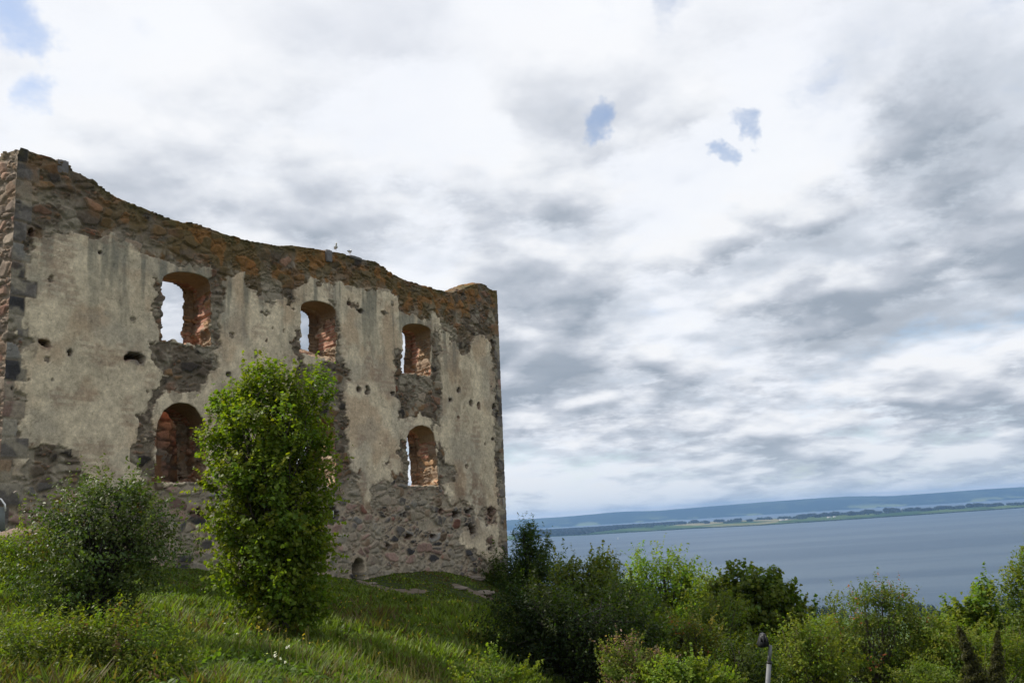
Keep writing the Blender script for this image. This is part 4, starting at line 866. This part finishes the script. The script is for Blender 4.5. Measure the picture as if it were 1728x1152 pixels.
# dark wood at the island's left end (one mass) and groves along its spine
rs = np.random.default_rng(5)
n = 30000; pxx = 870+(1150-870)*rs.random(n)**0.9; back = 40+2300*rs.random(n)**0.8; keep = (back > np.interp(pxx, [870, 980, 1000, 1040, 1085, 1140], [30, 40, 500, 1000, 1500, 2100])); pxx = pxx[keep]; back = back[keep]; n = len(pxx)
C0 = np.array([isl(a_, b_) for a_, b_ in zip(pxx, back)]); C0[:, 2] += 12*rs.random(n)**0.6+rs.random(n)*3
Nm = rs.normal(size=(n, 3))+[0, -0.4, 0.8]; Nm /= np.linalg.norm(Nm, axis=1)[:, None]
V, Fi, Cl = leaf_geo(C0, Nm, 34*(0.6+0.6*rs.random(n)), np.array([0.008, 0.014, 0.010])*(0.7+0.6*rs.random(n))[:, None], 'round', rs)
tag(mk('island_wood', V, [Fi], M_LEAF, col=Cl), 'dark forest covering the left end of the low island in the lake', 'forest', kind='stuff')
groves = [(1150, 9, 5), (1172, 10, 6), (1190, 8, 5), (1212, 10, 5), (1240, 12, 5), (1262, 8, 4), (1350, 12, 6), (1366, 12, 6), (1378, 9, 6), (1392, 14, 6), (1408, 12, 7), (1430, 14, 7), (1444, 9, 5), (1460, 14, 7), (1478, 8, 5), (1494, 8, 9), (1502, 14, 7), (1536, 12, 6), (1548, 10, 6), (1560, 12, 5),
          (1582, 10, 6), (1594, 12, 5), (1614, 12, 6), (1634, 10, 7), (1646, 12, 7), (1668, 12, 5), (1680, 10, 5), (1703, 9, 3.5), (1513, 4, 8)]
ORD = 'first second third fourth fifth sixth seventh eighth ninth tenth eleventh twelfth thirteenth fourteenth fifteenth sixteenth seventeenth eighteenth nineteenth twentieth twenty-first twenty-second twenty-third twenty-fourth twenty-fifth twenty-sixth twenty-seventh twenty-eighth twenty-ninth'.split()
groves.sort()
for k_, (x, wpx, hpx) in enumerate(groves):
    p = isl(x, 1450+250*math.sin(k_*2.1)); s_ = p[1]/F
    clump('grove', p, wpx*s_*0.85, hpx*s_*0.85, (0.018, 0.030, 0.018), 400+k_, 'dark tree clump along the middle of the island, %s from the left' % ORD[k_], 'trees', 'tree clumps along the island', nb=4, nl=300, trunk=False, leaf=wpx*s_*0.22)
# low shoreline scrub
n = 5000; pxx = 985+(1740-985)*rs.random(n); C0 = np.array([isl(a_, 14+26*b_) for a_, b_ in zip(pxx, rs.random(n))]); C0[:, 2] += 3.5*rs.random(n)
Nm = rs.normal(size=(n, 3))+[0, -0.6, 0.8]; Nm /= np.linalg.norm(Nm, axis=1)[:, None]
V, Fi, Cl = leaf_geo(C0, Nm, 11*(0.5+0.8*rs.random(n)), np.array([0.022, 0.038, 0.018])*(0.7+0.6*rs.random(n))[:, None], 'round', rs)
tag(mk('shore_scrub', V, [Fi], M_LEAF, col=Cl), 'thin dark scrub along the near waterline of the island', 'scrub', kind='stuff')
n = 7000; pxx = 1060+(1740-1060)*rs.random(n); dn_ = fbm(pxx/9.0, pxx*0, s=55); k_ok = dn_ > 0.45; pxx = pxx[k_ok]; dn_ = dn_[k_ok]; n = len(pxx)
C0 = np.array([isl(a_, 1250+500*b_+300*math.sin(a_*0.05)) for a_, b_ in zip(pxx, rs.random(n))]); C0[:, 2] += 22*rs.random(n)*ss(dn_, 0.42, 0.62)
Nm = rs.normal(size=(n, 3))+[0, -0.6, 0.8]; Nm /= np.linalg.norm(Nm, axis=1)[:, None]
V, Fi, Cl = leaf_geo(C0, Nm, 17*(0.5+0.8*rs.random(n)), np.array([0.016, 0.028, 0.016])*(0.7+0.6*rs.random(n))[:, None], 'round', rs)
tag(mk('hedgerow', V, [Fi], M_LEAF, col=Cl), 'uneven dark hedgerow trees running along the spine of the island', 'hedgerow', kind='stuff')
# farm buildings, mast, sailing boat
def box(x0, x1, y0, y1, z0, z1):
    v = [(x, y, z) for z in (z0, z1) for y in (y0, y1) for x in (x0, x1)]
    return np.array(v, float), np.array([(0, 2, 3, 1), (4, 5, 7, 6), (0, 1, 5, 4), (2, 6, 7, 3), (0, 4, 6, 2), (1, 3, 7, 5)])
M_FARM = simple('white_render', (0.75, 0.74, 0.70), 0.7, 0, 0.05, 0.1); M_ROOF = simple('grey_roof', (0.35, 0.34, 0.33), 0.7, 0, 0.1, 0.1)
def barn(px, back, L, Wd, H, label):
    p = isl(px, back); p[2] -= 0.5; e = empty('barn', p, label, 'farm building')
    v, f_ = box(-L/2, L/2, -Wd/2, Wd/2, 0, H); mk('wall', v+p, [f_], M_FARM, e)
    v = np.array([(-L/2-1, -Wd/2-1, H), (L/2+1, -Wd/2-1, H), (L/2+1, Wd/2+1, H), (-L/2-1, Wd/2+1, H), (-L/2-1, 0, H+Wd*0.35), (L/2+1, 0, H+Wd*0.35)])
    mk('roof', v+p+np.array([0, 0, 0.02]), [np.array([(0, 1, 5, 4), (2, 3, 4, 5), (0, 3, 2, 1)]), np.array([(0, 4, 3), (1, 2, 5)])], M_ROOF, e)
barn(1317, 900, 55, 18, 9, 'leftmost white farm building on the island before the tree clumps'); barn(1325, 1000, 30, 14, 8, 'smaller white farm building touching the leftmost island barn on its right')
barn(1396, 800, 40, 16, 8, 'white farm building below the tree clumps left of the island centre'); barn(1405, 900, 26, 14, 8, 'small white farm building right of the one below the tree clumps')
p = isl(1519, 1400); tag(tube('mast', [p, p+[0, 0, 22], p+[0, 0, 46]], [1.6, 1.3, 0.9], M_FARM), 'thin white mast rising from the island behind the tree row', 'mast')
dep = to_depth(1043, 909, LZ+0.2); p = at(1043, 909, dep); p[2] = LZ
e = empty('sailing_boat', p, 'tiny white sailing boat on the lake in front of the island', 'boat')
hv = np.array([(-6, 0, 0), (-3, -1.6, 0), (4, -1.6, 0), (7, 0, 0.3), (4, 1.6, 0), (-3, 1.6, 0), (-6.5, 0, 1.6), (-3, -2, 1.5), (4, -1.8, 1.6), (9, 0, 2), (4, 1.8, 1.6), (-3, 2, 1.5)])
mk('hull', hv+p-[0, 0, 0.4], [np.array([(k, (k+1) % 6, 6+(k+1) % 6, 6+k) for k in range(6)]), np.array([(6, 7, 8, 9, 10, 11)])], M_FARM, e)
sv = np.array([(-5, 0.1, 2.6), (1.0, 0.1, 2.6), (1.0, 0.1, 18), (-2, 0.7, 8), (-5, -0.1, 2.5), (1.0, -0.1, 2.5), (1.0, -0.1, 18), (-2, 0.5, 8)])
mk('sail', sv+p, [np.array([(0, 1, 2, 3), (7, 6, 5, 4), (0, 3, 7, 4), (3, 2, 6, 7), (1, 0, 4, 5)])], M_FARM, e)
tube('mast', [p+[1.2, 0, 1], p+[1.2, 0, 10], p+[1.2, 0, 19]], 0.15, M_ROOF, e, 6)

# ------------------------------------------------------------------ gulls
M_GW = simple('white_feather', (0.78, 0.78, 0.76), 0.8, 0, 0.04, 20); M_GG = simple('grey_feather', (0.36, 0.38, 0.41), 0.8, 0, 0.06, 20); M_BEAK = simple('yellow_beak', (0.6, 0.4, 0.06), 0.5, 0, 0.05); M_LEG = simple('pink_leg', (0.5, 0.3, 0.25), 0.6, 0, 0.05)
def gull(loc, hd, label, s=1.0):
    loc = np.array(loc); e = empty('gull', loc, label, 'bird', 'gulls on the wall crest')
    fw = np.array([math.cos(hd), math.sin(hd), 0]); sd = np.array([-fw[1], fw[0], 0]); up_ = np.array([0, 0, 1.0])
    st = [(-0.26, 0.155, .006, .004), (-0.20, 0.155, .035, .014), (-0.12, 0.165, .052, .040), (-0.04, 0.165, .066, .060), (0.05, 0.175, .066, .066), (0.11, 0.20, .050, .055), (0.145, 0.245, .034, .036), (0.16, 0.285, .034, .034), (0.185, 0.305, .032, .030), (0.205, 0.303, .018, .018), (0.215, 0.300, .006, .006)]
    V = []; n = 12
    for (f_, z, a, b2) in st:
        an = np.linspace(0, 2*math.pi, n, endpoint=False); V.append(loc+s*(fw*f_+up_*z+np.cos(an)[:, None]*a*sd+np.sin(an)[:, None]*b2*up_))
    V = np.concatenate(V); q = np.array([(k*n+j, k*n+(j+1) % n, (k+1)*n+(j+1) % n, (k+1)*n+j) for k in range(len(st)-1) for j in range(n)])
    mk('body', V, [q, np.array([list(range(n))[::-1], [(len(st)-1)*n+j for j in range(n)]])], M_GW, e, smooth=True)
    for sg in (-1, 1):
        W_ = np.array([(0.08, 0.064, 0.20), (0.0, 0.074, 0.21), (-0.12, 0.062, 0.195), (-0.27, 0.02, 0.165), (-0.14, 0.060, 0.155), (0.02, 0.073, 0.15)]); W_[:, 1] *= sg
        o_ = np.array([loc+s*(fw*a+sd*b2+up_*c_) for a, b2, c_ in W_]); o2 = o_+sd*sg*0.008*s
        mk('wing', np.r_[o_, o2], [np.array([list(range(6)), list(range(11, 5, -1))]), np.array([(k, (k+1) % 6, 6+(k+1) % 6, 6+k) for k in range(6)])], M_GG, e)
        tube('leg', [loc+s*(sd*sg*0.025), loc+s*(sd*sg*0.025+up_*0.05), loc+s*(sd*sg*0.02+up_*0.12)], 0.005*s, M_LEG, e, 6)
    tube('beak', [loc+s*(fw*0.21+up_*0.302), loc+s*(fw*0.235+up_*0.300), loc+s*(fw*0.262+up_*0.292)], np.array([0.010, 0.008, 0.002])*s, M_BEAK, e, 6)
a, b_ = uv(575, 426); gull(W(a-0.12, b_+0.07, 0.15), yaw-2.2, 'left one of two white gulls perched on the wall crest', 0.9)
a, b_ = uv(601, 434); gull(W(a-0.10, b_+0.12, 0.25), yaw+0.4, 'right one of two white gulls, sitting by the flat slab on the wall crest', 0.9)

# ------------------------------------------------------------------ floodlight on its pole
M_GALV = simple('galvanised_steel', (0.17, 0.175, 0.18), 0.7, 0.2, 0.35, 8); M_BLK = simple('black_housing', (0.018, 0.018, 0.02), 0.5, 0.2, 0.2, 8)
dp_ = 17.0; pt = at(1300, 1088, dp_); pb = at(1294, 1175, dp_); ax = (pb-pt)/np.linalg.norm(pb-pt); fz = g1(pb[0], pb[1]); L_ = (pt[2]-fz)+0.3
pb = pt+ax*(L_/abs(ax[2])); e = empty('floodlight_pole', (pb[0], pb[1], fz), 'galvanised steel pole with a black floodlight head among the trees', 'floodlight')
j_ = pt+ax*0.30
tube('pole', [pb, (pb+j_)/2, j_], 0.042, M_GALV, e, 14); tube('pole_top', [j_-ax*0.02, (j_+pt)/2, pt], 0.032, M_GALV, e, 14); tube('collar', [j_+ax*0.02, j_, j_-ax*0.015], 0.046, M_BLK, e, 14)
tube('bracket', [pt+ax*0.03, pt+np.array([-0.06, 0, 0.0]), pt+np.array([-0.15, 0.0, 0.0])], 0.015, M_GALV, e, 8)
hc = pt+np.array([-0.12, 0.03, 0.09])
hx = np.array([(-0.10, -0.13, -0.14), (0.085, -0.13, -0.12), (0.095, -0.13, 0.03), (0.045, -0.13, 0.15), (-0.02, -0.13, 0.14), (-0.115, -0.13, -0.07)])
hx = hx*0.82; h2 = hx.copy(); h2[:, 1] = 0.10; n6 = 6
mk('lamp_housing', np.r_[hx, h2]+hc, [np.array([list(range(6)), list(range(11, 5, -1))]), np.array([((k+1) % 6, k, 6+k, 6+(k+1) % 6) for k in range(6)])], M_BLK, e)
v, f_ = box(-0.075, 0.035, -0.006, 0.004, -0.01, 0.10); mk('lamp_cover', np.c_[v[:, 0], v[:, 1]-0.134, v[:, 2]]+hc, [f_], M_GALV if False else M_BLK, e)
for k in range(3):
    v, f_ = box(-0.09+k*0.055, -0.075+k*0.055, -0.02, 0.0, -0.10, 0.04+0.03*k); mk('cooling_fin', np.c_[v[:, 0], v[:, 1]-0.131, v[:, 2]]+hc, [f_], M_BLK, e)

# information board just inside the left edge
M_PANEL = simple('grey_panel', (0.13, 0.15, 0.14), 0.5, 0, 0.1, 4); M_FR = simple('pale_metal', (0.72, 0.72, 0.70), 0.35, 0.4, 0.05)
dB = 19.0
A_ = [at(-20, 836, dB), at(2, 842, dB), at(8.5, 851, dB), at(9, 862, dB)]
fB = foot(-20, dB); e = empty('information_board', fB, 'grey board with a pale metal tube frame cut off by the left edge', 'sign')
tube('frame', [at(-70, 836, dB)]+A_, 0.018, M_FR, e, 8)
c0, c1, c2, c3 = at(-70, 855, dB), at(6.5, 855, dB), at(6.5, 900, dB), at(-70, 900, dB); q = np.array([c0, c1, c2, c3]); mk('panel', np.r_[q, q+[0, 0.04, 0]], [np.array([(3, 2, 1, 0), (4, 5, 6, 7), (0, 1, 5, 4), (1, 2, 6, 5), (2, 3, 7, 6), (3, 0, 4, 7)])], M_PANEL, e)
tube('lower_bend', [at(-1, 893, dB)-[0, .04, 0], at(2.5, 899, dB)-[0, .04, 0], at(0.5, 906, dB)-[0, .04, 0]], 0.015, M_FR, e, 8)
for xx in (-62, -12):
    pp = at(xx, 898, dB); tube('post', [pp, (pp+np.array([pp[0], pp[1], g1(pp[0], pp[1])-0.2]))/2, np.array([pp[0], pp[1], g1(pp[0], pp[1])-0.2])], 0.03, M_FR, e, 8)

# rocks
pR = at(36, 905, 18.2); rock('boulder', pR-[0, 0, 0.12], (0.55, 0.5, 0.30), M_RED, 4, 'pale weathered boulder above the light green bush at far left', 'rock')
p = at(494, 1146, 11.2); p[2] = g1(p[0], p[1])+0.01; rock('flat_stone', p, (0.13, 0.2, 0.05), simple('red_stone', (0.24, 0.10, 0.06), 0.9, 0, 0.3, 8, 0.02), 6, 'small flat reddish stone in the grass at the bottom of the picture', 'rock')
p = at(255, 999, 20.0); p[2] = g1(p[0], p[1])+0.03; rock('flat_stone', p, (0.5, 0.3, 0.08), M_RED, 9, 'low pinkish outcrop behind the glossy leaved tree', 'rock')
M_PALE = simple('pale_stone', (0.20, 0.165, 0.13), 0.9, 0, 0.2, 6, 0.03)
for k_, (x, y, d_, s_, lb) in enumerate([(800, 972, 40.5, 0.5, 'tilted pale ledge stone at the foot of the wall near its right end'), (775, 992, 37, 0.35, 'half buried stone on the bare patch right of the path'), (815, 1000, 38, 0.5, 'rough stone at the right end of the bare patch'), (625, 978, 32.8, 0.22, 'small stone beside the doorway')]):
    p = at(x, y, d_); p[2] = g1(p[0], p[1])+0.02; rock('stone', p, (s_, s_*0.7, s_*0.28), M_PALE, 20+k_, lb, 'rock')

# trodden path and bare bank draped over the slope
def drape(name, line, wid_, mat, up_=0.03, seed=0, bulge=0.0):
    pts = np.array(line); tt = np.linspace(0, len(pts)-1, 60); x = np.interp(tt, np.arange(len(pts)), pts[:, 0]); y = np.interp(tt, np.arange(len(pts)), pts[:, 1])
    dx, dy = np.gradient(x), np.gradient(y); l_ = np.hypot(dx, dy); nx, ny = -dy/l_, dx/l_; V = []; m = 13
    for k in range(m):
        f_ = (k/(m-1)-0.5)*2; e_ = wid_*(0.6+0.8*fbm(tt*0.6+20*(f_ > 0), tt*0, s=seed))*np.sin(np.linspace(0.12, 3.02, 60))**0.5
        xx = x+nx*f_*e_; yy = y+ny*f_*e_; V.append(np.c_[xx, yy, ground(xx, yy)+up_+bulge*(1-f_*f_)-0.05*abs(f_)**6+0.05*(fbm(xx*4, yy*4, s=3)-0.5)])
    V = np.array(V).reshape(-1, 3); i, j = np.meshgrid(np.arange(m-1), np.arange(59), indexing='ij'); i = i.ravel(); j = j.ravel()
    return tag(mk(name, V, np.c_[i*60+j, i*60+j+1, (i+1)*60+j+1, (i+1)*60+j][:, ::-1], mat, smooth=True), kind='structure')
M_DIRT = simple('dry_soil', (0.13, 0.10, 0.068), 0.95, 0, 0.35, 3, 0.03)
def gp(x, y, d): p = at(x, y, d); return (p[0], p[1])
drape('path', [gp(606, 976, 33.2), gp(625, 985, 32.5), gp(655, 993, 32.5), gp(690, 996, 33.5), gp(720, 997, 34.5)], 0.4, M_DIRT, seed=2)
drape('path', [gp(620, 1000, 31.0), gp(650, 997, 31.5), gp(690, 998, 32.5)], 0.16, M_DIRT, seed=3)
drape('path', [gp(765, 990, 37), gp(795, 995, 37.5), gp(830, 1004, 38)], 0.5, M_DIRT, seed=4)
M_BANK = simple('bare_bank', (0.13, 0.075, 0.035), 0.95, 0, 0.5, 5, 0.06)
drape('bank', [gp(300, 1118, 11.2), gp(340, 1130, 11.0), gp(390, 1143, 10.8), gp(440, 1155, 10.6)], 0.34, M_BANK, seed=5, bulge=0.06)

# ------------------------------------------------------------------ grass and flowers
def scatter(n, seed, zmin=8.5, zmax=36):
    rs = np.random.default_rng(seed); out = []
    d = np.exp(rs.random(n)*math.log(zmax/zmin))*zmin; a = -0.62+rs.random(n)*0.86
    x = d*a; y = d
    # keep on the camera side of the facade
    s_ = (x-P0[0])*N[0]+(y-P0[1])*N[1]; k = s_ < -0.05
    return x[k], y[k], rs
x, y, rs = scatter(470000, 1, 8.5, 47); z = ground(x, y); d = y
patch = fbm(x*0.5, y*0.5, s=71); fine = fbm(x*2.3, y*2.3, s=72)
nearw = (x-P0[0])*N[0]+(y-P0[1])*N[1]
mow = ss(nearw, -6.0, -2.5)                     # short turf near the wall
tuft = ss(fbm(x*1.6, y*1.6, s=75), 0.45, 0.7); H = (0.07+0.30*patch*rs.random(len(x))+0.30*tuft*rs.random(len(x)))*(1-0.75*mow); H *= np.clip(0.75+0.1*d/10, 0, 1.2)
Wd = 0.007+0.0011*d
# keep bare patches open
bare = np.zeros(len(x), bool)
for (px_, py_, dd, rx_, ry_) in [(665, 994, 33, 1.1, 0.35), (800, 997, 37.5, 0.9, 0.4), (606, 980, 33, 0.4, 0.6)]:
    q_ = at(px_, py_, dd); bare |= (((x-q_[0])/rx_)**2+((y-q_[1])/ry_)**2 < 1)
qb = np.array([gp(300, 1118, 11.2), gp(440, 1155, 10.6)]); tb = np.clip(((x-qb[0, 0])*(qb[1]-qb[0])[0]+(y-qb[0, 1])*(qb[1]-qb[0])[1])/np.sum((qb[1]-qb[0])**2), 0, 1)
bare |= np.hypot(x-(qb[0, 0]+tb*(qb[1]-qb[0])[0]), y-(qb[0, 1]+tb*(qb[1]-qb[0])[1])) < 0.26
bare |= np.hypot(x-(qb[0, 0]+tb*(qb[1]-qb[0])[0]), y+0.42-(qb[0, 1]+tb*(qb[1]-qb[0])[1])) < 0.40
keep = ~bare & (rs.random(len(x)) < 0.35+0.9*fine); x, y, z, d, H, Wd, patch, fine = [q[keep] for q in (x, y, z, d, H, Wd, patch, fine)]; n = len(x)
an = rs.random(n)*2*math.pi; ln = H*(0.25+0.6*rs.random(n)); dx, dy = np.cos(an)*ln, np.sin(an)*ln; sx, sy = -np.sin(an+rs.normal(size=n)*.5)*Wd, np.cos(an+rs.normal(size=n)*.5)*Wd
B = np.c_[x, y, z-0.02]
V = np.stack([B+np.c_[sx, sy, 0*x], B-np.c_[sx, sy, 0*x], B+np.c_[dx*.35-sx*.7, dy*.35-sy*.7, H*.6], B+np.c_[dx*.35+sx*.7, dy*.35+sy*.7, H*.6], B+np.c_[dx, dy, H]], axis=1).reshape(-1, 3)
o_ = np.arange(n)*5; Q4 = np.c_[o_, o_+1, o_+2, o_+3]; T3 = np.c_[o_+3, o_+2, o_+4]
cc = np.array([0.118, 0.162, 0.025])[None]*(0.5+0.8*rs.random(n))[:, None]*(0.7+0.6*fbm(x*0.8, y*0.8, s=76))[:, None]; dry = (rs.random(n) < 0.08+0.45*ss(patch, 0.50, 0.70))[:, None]
cc = np.where(dry, np.array([0.12, 0.092, 0.038])*(0.6+0.6*rs.random(n))[:, None], cc); cc = cc*(1-0.15*(fine-0.5))[:, None]
tag(mk('grass', V, [Q4, T3], M_GRASS, col=np.repeat(cc, 5, axis=0), origin=(0, 0, 0)), 'long green meadow grass on the slope in front of the ruin', 'grass', kind='stuff')
# broad leaved meadow herbs
x, y, rs = scatter(60000, 2, 8.5, 26); z = ground(x, y); keep = fbm(x*0.9, y*0.9, s=73) > 0.5; x, y, z = x[keep], y[keep], z[keep]; n = len(x)
Cc = np.c_[x, y, z+0.04+0.2*rs.random(n)]; Nm = rs.normal(size=(n, 3))*0.7+[0, 0, 0.8]; Nm /= np.linalg.norm(Nm, axis=1)[:, None]
V, Fi, Cl = leaf_geo(Cc, Nm, 0.07*(0.6+0.8*rs.random(n)), np.array([0.085, 0.135, 0.022])*(0.5+0.8*rs.random(n))[:, None], 'oval', rs)
tag(mk('meadow_herbs', V, [Fi], M_LEAF, col=Cl), 'broad leaved herbs mixed into the meadow grass', 'herbs', kind='stuff')
# seed stalks, yellow and white flowers
def flowers(name, cen, rad, n, hgt, col, fs, label, seed, stalk=(0.10, 0.11, 0.04), kind='round', tall=0):
    rs = np.random.default_rng(seed); Vs, Fs_, Cs = [], [], []; off = 0
    x = np.concatenate([c_[0]+rs.normal(size=n)*rad*c_[2] for c_ in cen]); y = np.concatenate([c_[1]+rs.normal(size=n)*rad*c_[2]*0.8 for c_ in cen]); z = ground(x, y); m = len(x); h = hgt*(0.7+0.6*rs.random(m))
    lean = rs.normal(size=(m, 2))*0.06; T_ = np.c_[x+lean[:, 0], y+lean[:, 1], z+h]; w_ = 0.004+0.00025*y
    V1 = np.stack([np.c_[x-w_, y, z], np.c_[x+w_, y, z], T_+np.c_[w_*.5, 0*w_, 0*w_], T_-np.c_[w_*.5, 0*w_, 0*w_]], axis=1).reshape(-1, 3); F1 = (np.arange(m)*4)[:, None]+np.arange(4)
    k = 3 if not tall else 6; Cc = np.repeat(T_, k, axis=0)+rs.normal(size=(m*k, 3))*np.array([fs*.5, fs*.5, fs*(.3 if not tall else 1.6)]); Nm = rs.normal(size=(m*k, 3))*0.5+[0, -0.2, 1]; Nm /= np.linalg.norm(Nm, axis=1)[:, None]
    V2, F2, C2 = leaf_geo(Cc, Nm, fs*(0.6+0.7*rs.random(m*k)), np.array(col)*(0.8+0.4*rs.random(m*k))[:, None], kind, rs)
    V = np.r_[V1, V2]; C = np.r_[np.tile(np.array(stalk), (len(V1), 1)), C2]
    return tag(mk(name, V, [F1, F2+len(V1)], M_GRASS, col=C), label, 'flowers', kind='stuff')
def c3(x, y, d, s=1.0): p = at(x, y, d); return (p[0], p[1], s)
flowers('yellow_flowers', [c3(750, 1010, 32, 1.5), c3(790, 1030, 27, 1.4), c3(720, 1030, 27, 1.6), c3(780, 1060, 23, 1.2), c3(460, 1090, 16, .6), c3(560, 1040, 24, 1.2)], 1.2, 26, 0.30, (0.42, 0.30, 0.02), 0.030, 'scattered small yellow flowers in the shaded meadow', 31)
flowers('seed_stalks', [c3(700, 1130, 13.5, .5), c3(740, 1120, 14.5, .6), c3(655, 1110, 16, .6), c3(800, 1150, 16, .8), c3(560, 1130, 13, .9), c3(660, 1150, 15, 1.0)], 1.3, 34, 0.42, (0.26, 0.20, 0.11), 0.022, 'tall pale seed stalks standing above the meadow grass', 32, stalk=(0.2, 0.17, 0.09), kind='blade', tall=1)
flowers('white_flowers', [c3(460, 1117, 12.5, .02), c3(477, 1114, 12.7, .02), c3(380, 1072, 15, 0.6)], 1.0, 3, 0.28, (0.75, 0.73, 0.65), 0.035, 'few flat white flower heads in the sunny grass', 33)

# ------------------------------------------------------------------ haze
m = bpy.data.materials.new('haze_air'); m.use_nodes = True; w = NT(m.node_tree); o = w.n('ShaderNodeOutputMaterial'); pv = w.n('ShaderNodeVolumePrincipled')
pv.inputs['Color'].default_value = (0.32, 0.56, 0.95, 1); pv.inputs['Density'].default_value = 3.9e-5; pv.inputs['Anisotropy'].default_value = 0.2
w.nt.links.new(pv.outputs[0], o.inputs['Volume'])
v, f_ = box(-27500, 27500, -3000, 26500, -178, 190); tag(mk('haze', v, [f_], m, origin=(0, 0, -178)), 'thin bluish haze over the lake', 'haze', kind='stuff')
try: m.volume_intersection_method = 'FAST'
except Exception: pass
